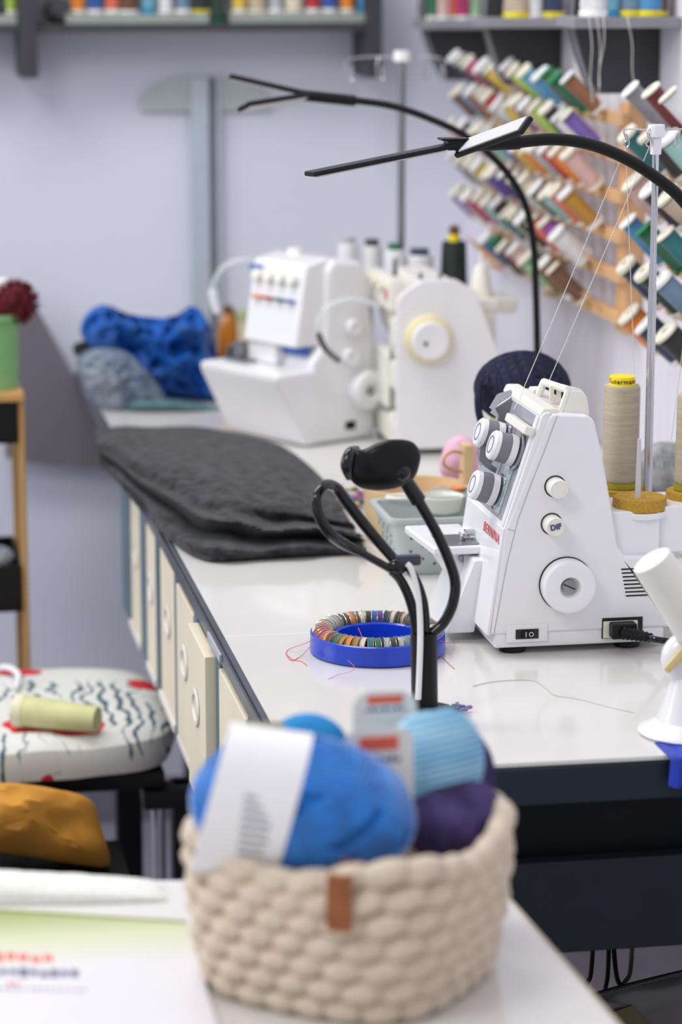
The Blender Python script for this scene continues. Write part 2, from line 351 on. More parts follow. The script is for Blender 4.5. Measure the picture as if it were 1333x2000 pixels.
for i, (Y, pxl, pyb, pyp, nm) in enumerate(rs):
    s_ = thing('corner_shelf', 'charcoal curved-side thread shelf on the right wall, %s of three' % nm, 'shelf', (.88, Y, 1.2))
    pts = arc_panel(Y, pxl, pyb)
    B().prism(pts, 'y', Y, Y+.014, .0012).build('side_panel', DKSHELF, s_)
    # light edge strip following the curve
    e = pts[:7]; in_ = [(x+.005, z) for x, z in e]
    B().prism(e+in_[::-1], 'y', Y-.0016, Y, 0).build('edge_band', DKEDGE, s_)
    dpt = .085
    zt_ = atY(1200 if i == 0 else pxl+90, pyp, Y-dpt).z
    xl = atY(pxl+10, pyp, Y-dpt).x
    B().box(xl, WX-.001, Y-dpt, Y-.0018, zt_-.0125, zt_, .001).build('shelf_board', DKEDGE if i < 3 else DKSHELF, s_)
    cc = [q[1] for q in RSP[i]]
    for j, (px, c, k, fl) in enumerate(RSP[i]):
        q = atY(px, pyp-8, Y-.05)
        if q.x > WX-.02: q.x = WX-.02
        spool(k, c, (q.x, Y-.05-(.0 if j % 2 else -.006), zt_+.0004), (0, 0, 1), row_label(cc, j, '%s right-wall shelf' % nm), 'thread spools on the right wall shelves', fl, 1.0)
for k, (x0, x1, yb) in enumerate([(1152, 1158, 200), (1168, 1175, 215), (1180, 1172, 170), (1228, 1243, 180)]):
    Yk = 3.068-.002*k; zt_ = atY(1200, 34, 3.075).z
    a = atY(x0, 30, Yk); b = atY(x1, yb, Yk); a.z = zt_-.006
    tag(B().tube([a+V((0, .004, .008)), a+V((0, -.001, 0)), a*.7+b*.3+V((.002, 0, 0)), a*.3+b*.7-V((.0015, 0, 0)), b], .00045, 6, sub=5).build('loose_thread', THR), ['white thread tail hanging leftmost from the nearest right-wall shelf', 'white thread tail, second from the left, longest under the nearest right-wall shelf', 'short white thread tail, third from left under nearest right-wall shelf', 'white thread tail hanging rightmost from the nearest right-wall shelf'][k], 'thread', 'thread tails hanging from the right wall shelf')
# ------------------------------------------------------------------ wooden thread racks
RX = .925
rowy = [238, 312, 393, 472, 551, 634]
rowz = [atX(1245, y, RX).z for y in rowy]
ordn = ['top', 'second', 'third', 'fourth', 'fifth', 'lowest']
ROWS = [['navy blue', 'brown', 'pink', 'dark green', 'yellow', 'cream', 'magenta', 'lime', 'light blue', 'sky blue', 'olive', 'green', 'tan'],
        ['brown', 'steel blue', 'tan', 'cream', 'red', 'white', 'yellow', 'purple', 'beige', 'lime', 'dark purple', 'white', 'violet'],
        ['coral', 'navy blue', 'red', 'pale green', 'mint', 'blue', 'magenta', 'yellow', 'orange', 'silver', 'red', 'orange', 'pale pink'],
        ['dark red', 'grey', 'cream', 'yellow', 'violet', 'purple', 'navy blue', 'white', 'cream', 'dark brown', 'mint', 'coral', 'gold'],
        ['violet', 'cream', 'magenta', 'pink', 'mint', 'dark brown', 'teal', 'cream', 'black', 'coral', 'orchid', 'white', None],
        [None, None, None, None, 'blue', 'green', 'dark red', 'pale pink', 'pale green', 'olive', 'tan', 'brown', None]]
KN = ['small', 'wide', 'small', 'tall', 'small', 'wide', 'small', 'small', 'tall', 'wide', 'small']
def rack(name, label, y0, y1, posts, rows, kinds, rk, rows_z, gap=.03, sc=1.0):
    t = thing(name, label, 'thread rack', (WX, (y0+y1)/2, .9))
    zlo, zhi = rows_z[-1]-.022, rows_z[0]+.02
    for y in posts: B().box(RX+.002, WX-.0005, y-.021, y+.021, zlo, zhi, .002).build('post', WOOD, t)
    peg = None; ax = V((-.70, .10, .68)).normalized()
    n = len(rows[0])
    for ri, (cl, z) in enumerate(zip(rows, rows_z)):
        ya = y0
        B().box(RX-.010, RX+.001, ya, y1, z-.008, z+.008, .002).build('rail', WOOD, t)
        vis = [c for c in cl if c]; vi = 0
        for ci in range(n):
            y = y1-.03-(y1-y0-.03-gap)*ci/(n-1)
            base = V((RX-.0105, y, z+.001))
            b0 = base+ax*.012
            if peg is None:
                pb = B(); pb.cyl((0, 0, 0), ax*.034, .0028, .0022, 8, .0006); peg = pb.build('peg', WOOD, None, origin=(0, 0, 0)); peg.parent = t; peg.location = base-wl[t]
            else:
                q = peg.copy(); COL.objects.link(q); q.parent = t; q.location = base-wl[t]
            c = cl[ci]
            if not c: continue
            k = kinds[(ri*5+ci*3) % len(kinds)]
            fl = FLANGE if (ri+ci) % 3 else FLW
            if c in ('green', 'olive') : fl = FLG
            j = vi; vi += 1
            s0 = {'small': 1.12, 'wide': 1.06, 'tall': .98, 'mini': 1.1}[k]*sc
            jit = V((random.uniform(-.07, .07), random.uniform(-.09, .09), random.uniform(-.06, .06)))
            spool(k, c, b0-ax*.001, ax+jit, row_label(vis, j, '%s row, %s rack' % (ordn[ri], rk)), 'thread spools on the wooden wall racks', fl, s0)
    return t
rack('thread_rack', 'long pine peg rack of tilted thread spools on the right wall', 3.20, 3.95, [3.232, 3.60, 3.92], ROWS, KN, 'long pine', rowz, gap=.070)
ROWS2 = [['grey', 'dark red', 'white'], ['teal', 'black', 'mint'], ['pale pink', 'dark purple', 'beige'], ['sky blue', 'green', 'teal'], ['navy blue', 'dark green', 'steel blue'], ['orange', 'navy blue', 'black']]
r2z = [atX(1320, y, RX).z for y in (262, 345, 432, 520, 602, 690)]
rack('thread_rack', 'second pine peg rack nearer the chrome thread pole, cut off by the right edge', 2.80, 3.005, [2.815], ROWS2, ['tall', 'wide', 'small'], 'second', r2z, sc=1.12)
# ================================================================== T-SQUARE on the back wall
ts = thing('t_square', 'large silver T-square ruler hanging head up on the lavender back wall', 'ruler', (.42, 4.18, .9))
YT = WY-.012
hd = [(275, 190), (300, 170), (335, 155), (372, 150), (425, 150), (470, 156), (505, 170), (528, 190), (530, 215), (275, 217)]
B().prism([(atY(x, y, YT).x, atY(x, y, YT).z) for x, y in hd], 'y', YT, YT+.006, .001).build('head', SMOKE, ts)
a, b = atY(372, 200, YT-.004).x, atY(408, 200, YT-.004).x; z1 = atY(390, 152, YT).z
B().box(a, b, YT-.006, YT-.0005, .755, z1, .001).build('blade', ALU, ts)
B().box(b+.0005, b+.011, YT-.004, YT-.0005, .755, z1, .001).build('blade_edge', mat('dark_ruler_edge', (104, 108, 116), .4), ts)
B().box(b+.012, b+.018, YT-.004, YT-.0005, .755, z1, .001).build('blade_rim', ALU, ts)
# ================================================================== GOOSENECK LAMPS
def lamp(name, label, Y, path, r, basep):
    t = thing(name, label, 'lamp', basep)
    pts = [atY(x, y, Y) for x, y in path]
    pts += [V((pts[-1].x, Y, .772))]
    B().tube(pts, r, 12, sub=6).build('gooseneck', BLACK, t)
    B().cyl((basep[0], Y, .7502), (basep[0], Y, .776), r*3.2, r*2.4, 24, .002).build('base', BLACK, t)
    return t
def led_bar(t, Y0, p0, p1, Y1, wid, th, wdir, hx=None):
    a, b = atY(*p0, Y0), atY(*p1, Y1); ex = (b-a); L = ex.length
    M = frame(a, ex, V(wdir).cross(ex))   # z = normal (down side is -z)
    h = B(M).box(0, L, -wid/2, wid/2, 0, th, th*.3).build('lamp_head', BLACK, t)
    B(M).box(L*.08, L*.97, -wid*.42, wid*.42, -.0012, .0006, 0).build('diffuser', WHITE, h)
    return h
YA = 3.1
pa = [(600, 188), (690, 196), (770, 208), (850, 236), (920, 272), (985, 330), (1025, 395), (1042, 470), (1047, 560), (1050, 700)]
bx = atY(1050, 700, YA).x
LA = lamp('gooseneck_lamp', 'far black gooseneck lamp with two slim bars in front of the ruler', YA, pa, .0042, (bx, YA, .75))
B().tube([atY(590, 186, YA), atY(694, 197, YA)], .0065, 12).build('sleeve', BLACK, LA)
led_bar(LA, YA, (596, 187), (450, 154), YA+.03, .022, .006, (0, 1, 0))
led_bar(LA, YA, (600, 194), (476, 214), YA-.04, .026, .006, (.1, 1, -.25))
YB = 2.46
pb = [(1010, 278), (1080, 272), (1150, 281), (1220, 308), (1280, 345), (1335, 392), (1395, 480), (1430, 620), (1440, 900)]
bx = atY(1440, 900, YB).x
LB = lamp('gooseneck_lamp', 'near black gooseneck lamp with white undersides arching in from the right edge', YB, pb, .0058, (bx, YB, .75))
B().cyl(atY(890, 287, YB), atY(1016, 276, YB), .0050, .0075, 16, .001).build('sleeve', BLACK, LB)
led_bar(LB, YB, (882, 289), (605, 345), YB-.05, .020, .0045, (.10, 1, .02))
h2 = atY(900, 288, YB)
led_bar(LB, YB, (896, 288), (1026, 240), YB-.10, .020, .0055, (.15, 1, .26))
B().box(h2.x-.014, h2.x+.004, YB-.010, YB+.010, h2.z-.002, h2.z+.007, .001).box(h2.x-.02, h2.x+.006, YB-.011, YB+.009, h2.z+.007, h2.z+.009, .0005).build('hinge', BLACK, LB)
# ================================================================== BERNINA STYLE SERGER
S0, S1 = 2.348, 2.500
def sp(x, y, Y=S0): p = atY(x, y, Y); return (p.x, p.z)
sg = thing('overlock_machine', 'white overlock machine with red lettering and grey dials in front right', 'sewing machine', (.65, 2.43, .75))
zt0 = .7575
body = [sp(985, 1040), sp(1007, 985), sp(1069, 822), sp(1078, 808), sp(1150, 811), sp(1163, 822), sp(1178, 887), sp(1196, 990), sp(1208, 1068), sp(1222, 1086), sp(1300, 1086), sp(1322, 1110), sp(1318, 1245)]
bl = sp(958, 1258)
body += [(body[-1][0], zt0+.012), (bl[0], zt0+.012)]
B().prism(body, 'y', S0, S1, .0035, 3).build('body', PLAST, sg)
# front frame: the strip left of the seam, slightly proud, same lean
B().prism([sp(985, 1036), sp(1060, 812), sp(1068, 806), sp(1080, 806), sp(1018, 975), sp(998, 1040)], 'y', S0+.0012, S1-.006, .002).build('front_frame', PLAST, sg)
# seam grooves
def groove(pts, r=.00045, nm='seam', m=None):
    B().tube([atY(x, y, S0-.0001) for x, y in pts], r, 6, sub=1).build(nm, m or mat('seam_grey', (186, 186, 192), .6), sg)
groove([(1089, 812), (1064, 880), (1036, 950), (1012, 1016), (989, 1110), (965, 1240)])
groove([(992, 1033), (1005, 1037)])
# base skirt
B().box(sp(966, 1280)[0], sp(1298, 1275)[0], S0+.001, S1-.002, zt0-.001, zt0+.0135, .003).build('base_plate', PLAST, sg)
for x in (1010, 1235):
    for yy in (S0+.018, S1-.02):
        q = atY(x, 1275, S0); B().cyl((q.x, yy, .7502), (q.x, yy, zt0), .0125, .0115, 20, .001).build('rubber_foot', BLACK, sg)
# lower front cover (faces left)
fc0 = sp(958, 1258); fc1 = sp(989, 1032)
cov = [(fc0[0]+.0, zt0+.012), (fc1[0], fc1[1]), (fc1[0]-.0025, fc1[1]-.001), (fc0[0]-.0035, zt0+.012)]
B().prism(cov, 'y', S0+.001, S1-.001, .0008).build('front_cover', PLAST, sg)
# left facing lettering
d = V((fc1[0]-fc0[0], 0, fc1[1]-(zt0+.012))).normalized(); nrm = V((-d.z, 0, d.x))
def on_front(s_, y, off=0):   # s_: 0 bottom ..1 top of cover, y world
    return V((fc0[0]-.0035, y, zt0+.012)).lerp(V((fc1[0]-.0025, y, fc1[1]-.001)), s_)+nrm*off
text('BERNINA', .0128, frame(on_front(.885, 2.386, .0006), V((0, -1, 0)), nrm) , 'lettering', RED, sg, .0001, sx=1.08, bold=0)
# inclined grey plate
t0 = V((fc1[0]+.001, 0, fc1[1])); t1 = V((sp(1062, 815)[0], 0, sp(1062, 815)[1])); dd = (t1-t0).normalized(); nn = V((-dd.z, 0, dd.x)); L = (t1-t0).length
MF = frame(V((t0.x, 0, t0.z)), V((0, -1, 0)), nn)   # local x = -Y, y = up the slope?, z = normal
MF = Matrix((V((0, 1, 0)), dd, nn)).transposed().to_4x4(); MF.translation = t0
B(MF).box(S0+.010, S1-.008, .002, L-.002, -.002, .0022, .0006).build('front_plate', GREYF, sg)
B(MF).box(S0+.004, S0+.0125, 0, L-.001, -.002, .0038, .001).build('plate_border', PLAST, sg)
B(MF).box(S0+.03, S0+.056, .006, L-.03, .0022, .0034, .0004).box(S0+.074, S0+.094, .006, L-.03, .0022, .0034, .0004).build('thread_channel', mat('pale_glass_plate', (178, 190, 196), .2, var=.05, coat=.5), sg)
B(MF).box(S0+.0, S0+.075, L-.020, L-.012, .004, .013, .0015).build('guide_bar', PLASTW, sg)
B(MF).box(S0+.012, S0+.070, L-.016, L-.014, .0, .010, .0005).build('bar_bracket', GREYF, sg)
def dial(yd, sl, ln=.024, r=.0142):
    M = MF @ Matrix.Translation((yd, sl, .004))
    k = B(M).lathe([(.004, -.004), (r*1.18, -.001), (r*1.2, .001), (r*.9, .0025)], n=32).build('tension_disc', CHROME, sg)
    B(M).lathe([(r*.8, .003), (r*1.04, .0035), (r*1.04, .0095), (r*1.0, .0098)], n=32).build('dial_collar', PLAST, sg)
    B(M).lathe([(r*.9, .0098), (r*1.02, .0098), (r*.96, .020), (r*.9, .020)], n=32).build('dial_grip', GREYP, sg)
    c = B(M).lathe([(r*.9, .020), (r*.99, .0202), (r*.97, .0245), (r*.86, .0262), (r*.1, .0262)], n=32).build('dial_cap', PLAST, sg)
    B(M).lathe([(r*.60, .0262), (r*.60, .0266), (r*.50, .0266), (r*.50, .0262)], n=32, loop=True).build('dial_scale', mat('scale_grey', (130, 134, 150), .5), c)
dial_spots = []
def slope_for(px, py, Y):   # where a pixel at plane Y sits along the slope
    q = atY(px, py, Y); return (q-V((t0.x, Y, t0.z))).dot(dd)
for (px, py, yd) in ((998, 880, S0+.032), (965, 853, S0+.088), (972, 960, S0+.050)):
    dial(yd, slope_for(px+18, py+4, yd))
# metal thread guides between the dials
for (x0, y0, x1, y1, yy) in ((962, 800, 975, 776, .118), (975, 776, 1000, 768, .118), (962, 800, 978, 812, .112), (978, 812, 980, 832, .112), (938, 878, 945, 908, .10), (945, 908, 962, 895, .10), (945, 890, 955, 872, .098)):
    a, b = atY(x0, y0, S0+yy), atY(x1, y1, S0+yy-.006)
    M = frame(a, b-a, V((-.3, -1, .2))); B(M).box(0, (b-a).length, -.0035, .0035, -.0004, .0004, .0002).build('wire_guide', CHROME, sg)
P = [atY(x, y, S0+.105) for x, y in ((968, 797), (1000, 775), (1003, 800), (990, 845), (972, 838), (975, 812))]
B().prism([(p.x, p.z) for p in P], 'y', S0+.105, S0+.107, 0).build('take_up_plate', STEEL, sg)
P = [atY(x, y, S0+.075) for x, y in ((940, 872), (952, 870), (958, 905), (972, 915), (968, 925), (948, 912), (938, 900))]
B().prism([(p.x, p.z) for p in P], 'y', S0+.075, S0+.077, 0).build('take_up_plate', STEEL, sg)
# top cap and handle
B().prism([sp(1056, 815), sp(1064, 799), sp(1092, 799), sp(1092, 815)], 'y', S0+.004, S1-.004, .002).build('top_cap', PLASTW, sg)
zq = sp(1100, 806)[1]
hx0, hx1 = sp(1086, 806)[0], sp(1148, 806)[0]; hz = sp(1100, 757)[1]
# handle: a hollow trapezoid loop seen from the front left
def hp(x, y, Y=S0+.02): p = atY(x, y, Y); return (p.x, p.z)
out = [hp(1096, 806), hp(1112, 758), hp(1136, 760), hp(1145, 775), hp(1150, 812)]
B().prism(out, 'y', S0+.012, S0+.030, .003).build('handle_rear', PLASTW, sg)
hA = [atY(1096, 804, S0+.016), atY(1111, 762, S0+.016), atY(1063, 746, S0+.10), atY(1048, 784, S0+.10)]
B().tube([hA[0], hA[1]], .0032, 8, sub=1).tube([hA[1], hA[2]], .0036, 8, sub=1).tube([hA[2], hA[3]], .0036, 8, sub=1).build('handle', PLASTW, sg)
B().prism([hp(1063, 743, S0+.1), hp(1105, 748, S0+.1), hp(1112, 795, S0+.1), hp(1104, 795, S0+.1)], 'y', S0+.030, S0+.104, .0).build('handle_top', PLASTW, sg) if False else None
tp = [atY(1062, 744, S0+.104), atY(1084, 746, S0+.104), atY(1136, 760, S0+.014), atY(1111, 758, S0+.014)]
bmh = B(); bmh.loft([tp, [p-V((0, 0, .005)) for p in tp]]); bmh.build('handle_top', PLASTW, sg)
for (x, y) in ((1078, 770), (1092, 776)):
    q = atY(x, y, S0+.06); B().box(q.x-.002, q.x+.002, S0+.058, S0+.062, zq+.0, q.z+.008, .0005).build('handle_rib', CREAM, sg)
q = atY(1045, 775, S0+.11); B().box(q.x-.004, q.x+.006, S0+.100, S0+.118, q.z-.008, q.z+.009, .0015).build('top_lug', PLASTW, sg)
# side knobs, handwheel
def knob(px, py, r, ln, m, word=None):
    a = atY(px, py, S0); 
    B().lathe([(r*.3, -.0005), (r*1.13, -.0005), (r*1.13, .0006), (r*.3, .0006)], frame(a, (1, 0, 0), (0, -1, 0)), 32).build('knob_gap', BLK, sg)
    k = B().lathe([(r, .0006), (r, ln-.0018), (r*.93, ln-.0004), (r*.86, ln), (r*.82, ln-.0006), (.0002, ln-.0006)], frame(a, (1, 0, 0), (0, -1, 0)), 32).build('knob', m, sg)
    if word: text(word, .0072, frame(a+V((0, -ln-.0001, 0)), (1, 0, .18), (0, -1, 0)), 'knob_lettering', NAVPR, k, bold=.0002)
knob(1085, 950, .0090, .016, PLASTW); knob(1078, 1023, .0090, .016, PLASTW, 'DIF')
a = atY(1106, 1140, S0); MH = frame(a, (1, 0, 0), (0, -1, 0)); r = .0248
B().lathe([(r*.3, -.0005), (r*1.03, -.0005), (r*1.03, .0008), (r*.3, .0008)], MH, 48).build('wheel_gap', BLK, sg)
hw = B().lathe([(r*.98, .0008), (r, .002), (r, .014), (r*.97, .0165), (r*.88, .018), (r*.52, .018), (r*.40, .0172), (r*.36, .015), (r*.34, .010), (.0003, .010)], MH, 48).build('handwheel', PLAST, sg)
B().lathe([(.0069, .0102), (.0066, .0125), (.0002, .0128)], MH, 32).box(0, .0001, 0, .0001, 0, .0001).build('wheel_screw', STEEL, hw)
B(MH @ Matrix.Rotation(R(-25), 4, 'Z')).box(-.006, .006, -.0006, .0006, .0122, .0131).build('screw_slot', BLK, hw)
# switch
a, b = sp(989, 1256), sp(1071, 1217)
B().box(a[0], b[0], S0-.0012, S0+.001, a[1], b[1], .0012).build('switch_plate', PLAST, sg)
a, b = sp(1007, 1248), sp(1052, 1227)
sw = B().box(a[0], b[0], S0-.0022, S0-.0010, a[1], b[1], .0005).build('switch', BLK, sg)
B().box(a[0]+.005, b[0]-.005, S0-.0034, S0-.002, a[1]+.0012, b[1]-.0012, .0008).build('rocker', BLACK, sw)
cz = (a[1]+b[1])/2; cx = (a[0]+b[0])/2
B().box(cx-.0018, cx-.0012, S0-.0038, S0-.0033, cz-.0024, cz+.0024).lathe([(.0022, 0), (.0022, .0004), (.0016, .0004), (.0016, 0)], frame((cx+.0035, S0-.0034, cz), (1, 0, 0), (0, -1, 0)), 20, loop=True).build('switch_marks', WPR, sw)
# vents
for i in range(8):
    a = sp(1214+i*1.3, 1112+i*7.4); b = sp(1298+i*2.2, 1112+i*7.4)
    B().box(a[0], b[0], S0-.0005, S0+.002, a[1]-.00075, a[1]+.00075, .0003).build('vent_slot', BLK, sg)
# socket, plug and cord
a, b = sp(1176, 1247), sp(1256, 1204)
B().box(a[0], b[0], S0-.0006, S0+.001, a[1], b[1], .0).build('socket_shadow_gap', BLK, sg)
B().box(a[0]+.001, b[0]-.005, S0-.0022, S0+.001, a[1]+.0006, b[1]-.003, .0006).build('socket', CREAM, sg)
pl = thing('power_plug', 'black ribbed power plug and cable in the side of the front overlock machine', 'plug', atY(1210, 1238, S0-.02))
a = atY(1190, 1240, S0-.004); Z0 = a.z
B().box(a.x, a.x+.024, S0-.016, S0-.0023, Z0-.002, Z0+.0125, .002).build('plug_body', BLACK, pl)
q0 = V((a.x+.010, S0-.014, Z0+.0045)); q1 = V((a.x+.034, S0-.030, Z0+.002))
rings = [q0.lerp(q1, t) for t in [i/14 for i in range(15)]]
B().tube(rings, [(.0072-.0028*i/14)*(1 if i % 2 else .82) for i in range(15)], 12, sub=1).build('strain_relief', BLACK, pl)
B().tube([q1, atY(1275, 1248, S0-.04), atY(1315, 1254, S0-.05), atY(1370, 1260, S0-.05)], .0030, 10, sub=6).build('cable', BLACKG, pl)
# bed
bz = .75+.088
bp = [atZ(848, 1070, bz), atZ(945, 1076, bz), atZ(985, 1015, bz), atZ(790, 1026, bz)]
bd = B(); bd.prism([(bp[0].x, bp[0].y), (fc1[0]-.004, bp[0].y), (fc1[0]-.004, bp[3].y), (bp[3].x, bp[3].y)], 'z', bz-.008, bz, .0025, 3); bd.build('bed', PLAST, sg)
nx = bp[0].x
B().prism([(nx+.006, bz-.008), (fc1[0]-.008, bz-.008), (fc0[0]-.006, zt0+.012), (nx+.030, bz-.045)], 'y', bp[0].y+.012, bp[3].y-.01, .002).build('bed_support', PLAST, sg)
B().box(nx+.030, fc0[0]+.004, bp[0].y+.004, bp[0].y+.007, zt0+.008, bz-.010, .0008).build('clear_flap', CLEAR, sg)
B().prism([(nx+.016, bp[0].y+.004), (fc1[0]-.005, bp[0].y+.006), (fc1[0]-.005, bp[0].y+.05), (nx+.008, bp[0].y+.05)], 'z', bz, bz+.0012, .0004).build('needle_plate', STEEL, sg)
q = V((nx+.030, bp[0].y+.03, bz+.001))
for k in range(6): B().box(q.x+.004, q.x+.016, q.y-.012+k*.004, q.y-.0105+k*.004, q.z, q.z+.0012).build('feed_dog', CHROME, sg)
B().tube([q+V((.0, -.006, .008)), q+V((.002, -.007, .003)), q+V((.010, -.007, .0022)), q+V((.022, -.004, .003)), q+V((.024, -.002, .012))], [.0015, .002, .0024, .002, .002], 8).box(q.x+.006, q.x+.02, q.y-.003, q.y+.006, q.z+.001, q.z+.008, .001).build('presser_foot', CHROME, sg)
a = atY(903, 1080, bp[0].y+.012); B().cyl((a.x, a.y, a.z-.005), (a.x, a.y-.003, a.z-.005), .0036, None, 18, .0006).build('bed_screw', STEEL, sg)
# lower-left body wedge
B().prism([(fc0[0]-.030, zt0+.001), (fc0[0]-.002, zt0+.001), (fc1[0]-.004, bz-.01), (fc1[0]-.016, bz-.01)], 'y', S0+.055, S1-.004, .002).build('front_foot_cover', PLAST, sg)
# rear spool stand
a = sp(1199, 1082); b = sp(1296, 1000)
B().box(a[0], b[0], S0+.008, S0+.075, a[1]-.004, b[1], .002).build('stand_column', PLAST, sg)
B().box(b[0]+.0008, b[0]+.06, S0+.014, S0+.075, a[1]-.004, b[1]+.002, .002).build('stand_column', PLAST, sg)
dc = atY(1250, 985, S0+.03)
fz = dc.z-.004
B().cyl((dc.x, dc.y, fz-.006), (dc.x, dc.y, fz), .0265, None, 48, .0012).build('stand_tray', PLAST, sg)
B().cyl((dc.x, dc.y, fz), (dc.x, dc.y, fz+.012), .0255, .0248, 48, .0015).build('foam_disc', FOAM, sg)
dc2 = V((atY(1345, 985, S0+.05).x+.004, S0+.05, fz)); 
B().cyl((dc2.x, dc2.y, fz-.006), (dc2.x, dc2.y, fz), .0265, None, 48, .0012).build('stand_tray', PLAST, sg)
B().cyl((dc2.x, dc2.y, fz), (dc2.x, dc2.y, fz+.012), .0255, .0248, 48, .0015).build('foam_disc', FOAM, sg)
pc = atY(1247, 964, dc.y-.008); B().cyl((pc.x, pc.y, fz+.0115), (pc.x, pc.y, fz+.0115+.056), .0030, .0017, 14, .0005).build('spool_pin', WHITE, sg)
# back tray carrying the cone
cc = atY(1212, 948, S1+.01); 
czb = cc.z-.002
B().box(cc.x-.03, dc2.x+.02, S1-.006, S1+.04, .80, czb-.012, .002).build('back_stand', PLAST, sg)
B().cyl((cc.x, cc.y, czb-.012), (cc.x, cc.y, czb), .026, .0255, 40, .001).build('foam_disc', FOAM, sg)
pp = atY(1266, 955, S1-.012)
top = atY(1276, 268, pp.y)
pole = B().tube([V((pp.x, pp.y, fz-.03)), V((pp.x, pp.y, atY(1266, 560, pp.y).z))], .0040, 16, sub=1).tube([V((pp.x, pp.y, atY(1266, 560, pp.y).z)), V((pp.x, pp.y, atY(1266, 515, pp.y).z))], .0037, 16, sub=1).tube([V((pp.x, pp.y, atY(1266, 515, pp.y).z)), V((pp.x, pp.y, top.z))], .0031, 16, sub=1).build('thread_pole', CHROME, sg)
tz = top.z
B().cyl((pp.x, pp.y, tz), (pp.x, pp.y, tz+.012), .0085, .0080, 28, .001).cyl((pp.x, pp.y, tz-.016), (pp.x, pp.y, tz), .0052, .0056, 20).build('pole_cap', PLAST, sg)
def hook(dx):
    s_ = 1 if dx > 0 else -1; e = V((pp.x+dx, pp.y-.004, tz+.008))
    return [V((pp.x, pp.y, tz+.006)), V((pp.x+dx*.5, pp.y-.002, tz+.0075)), e, e+V((s_*.002, 0, -.003)), e+V((0, 0, -.010)), e+V((s_*.003, 0, -.014)), e+V((-s_*.001, 0, -.017)), e+V((-s_*.003, 0, -.012)), e+V((0, 0, -.004))]
for dx in (-.0305, -.008, .020, .05): B().tube(hook(dx), .0007, 8, sub=4).build('wire_hook', CHROME, sg)
e1 = V((pp.x-.0305, pp.y-.004, tz-.009)); e2 = V((pp.x-.0075, pp.y-.004, tz-.009))
for (a, b) in ((e1, atY(1020, 766, S0+.09)), (e2, atY(1074, 742, S0+.10)), (e1, V((cc.x+.012, cc.y, czb+.11))), (atY(1020, 766, S0+.09), atY(1004, 800, S0+.06)), (atY(1050, 800, S0+.03), atY(998, 925, S0+.045)), (V((pp.x+.05, pp.y-.004, tz-.009)), atY(1312, 860, S1+.02))):
    B().tube([a, a.lerp(b, .5)-V((0, 0, .0006)), b], .00034, 5, sub=3).build('needle_thread', THR, sg)
# ---- cones on the stand
def cone(name, label, c, r0, r1, h, m, capm, baseM, word=None, grp=None):
    t = thing(name, label, 'thread cone', c, grp); x, y, z = c
    B().lathe([(r0*.98, 0), (r0*1.04, .0005), (r0*1.02, .006), (r0*.9, .0062), (.003, .0062), (.003, 0)], Matrix.Translation(c), 32).build('cone_base', baseM, t)
    B().lathe([(r0*.9, .006), (r0, .0085), (r0*1.0, .014), (r1, h-.003), (r1*.93, h), (.004, h)], Matrix.Translation(c), 40).build('thread', m, t)
    k = B().lathe([(.004, h-.001), (r1*.72, h-.001), (r1*.70, h+.0085), (r1*.6, h+.009), (.004, h+.009)], Matrix.Translation(c), 32).build('cone_top', capm, t)
    if word:
        # curved lettering wrapped on the cap
        rr = r1*.712
        cu = text(word, .0066, Matrix.Rotation(R(90), 4, 'X'), 'brand_lettering', BLK, k, .0001, bold=.00015)
        for v in cu.data.vertices:
            co = v.co+wl[k]; a_ = co.x/rr+R(-16); v.co = V((x+rr*math.sin(a_), y-(rr+.0002)*math.cos(a_), z+h+.0042+co.z))-wl[k]
    return t
BEIGE = mat('beige_thread', (196, 184, 158), .5, var=.1, sc=40, wave=300, stretch=(1, 1, 12))
cone('thread_cone', 'big beige thread cone with yellow lettered top on the front overlock machine', (cc.x, cc.y, czb+.0002), .0175, .0178, atY(1206, 752, cc.y).z-czb, BEIGE, mat('yellow_cap', (250, 222, 20), .35), mat('yellow_base', (170, 158, 30), .4, alpha=.9), 'Gutermann')
cone('thread_cone', 'second beige thread cone cut off by the right edge behind the chrome pole', (dc2.x+.0, dc2.y, fz+.0122), .0172, .0165, .09, BEIGE, mat('yellow_cap', (250, 222, 20), .35), mat('yellow_base', (170, 158, 30), .4))
# ================================================================== FAR MACHINES
def far_frame(x, y, rot): return Matrix.Translation((x, y, .7504)) @ Matrix.Rotation(R(rot), 4, 'Z')
# machine A: local +X = depth (front is -X), +Y = width, side face at y=0 faces the camera
A0 = atZ(612, 872)
MA = far_frame(A0.x, A0.y, 30)
ma = thing('overlock_machine', 'far white overlock machine with a blue stripe beside the blue bag', 'sewing machine', (A0.x+.03, A0.y+.08, .75))
WA = .165
B(MA).prism([(0, 0), (.108, 0), (.108, .12), (.095, .215), (.085, .235), (.035, .24), (.025, .225), (.02, .13), (0, .11)], 'y', 0, .12, .008, 3).build('body', PLAST, ma)
B(MA).prism([(-.022, .128), (.03, .128), (.045, .235), (.035, .243), (-.002, .235)], 'y', .010, .120, .005, 3).build('head', PLAST, ma)
B(MA).prism([(-.058, .085), (-.062, .096), (-.055, .1), (.01, .1), (.01, 0), (-.012, 0)], 'y', -.0, WA-.0, .006, 3).build('bed', PLAST, ma)
B(MA).prism([(-.014, .1), (.004, .1), (.015, .128), (.0, .15), (-.014, .15)], 'y', .06, .118, .004).build('looper_cover', PLAST, ma)
B(MA).box(-.006, .004, .012, .055, .118, .128, .001).build('blue_stripe', mat('royal_blue_trim', (32, 92, 178), .4), ma)
B(MA).box(-.034, -.014, .10, .145, .1, .105, .002).box(-.03, -.01, .122, .132, .104, .125, .002).box(-.03, -.016, .140, .144, .104, .118, .002).build('presser_foot', STEEL, ma)
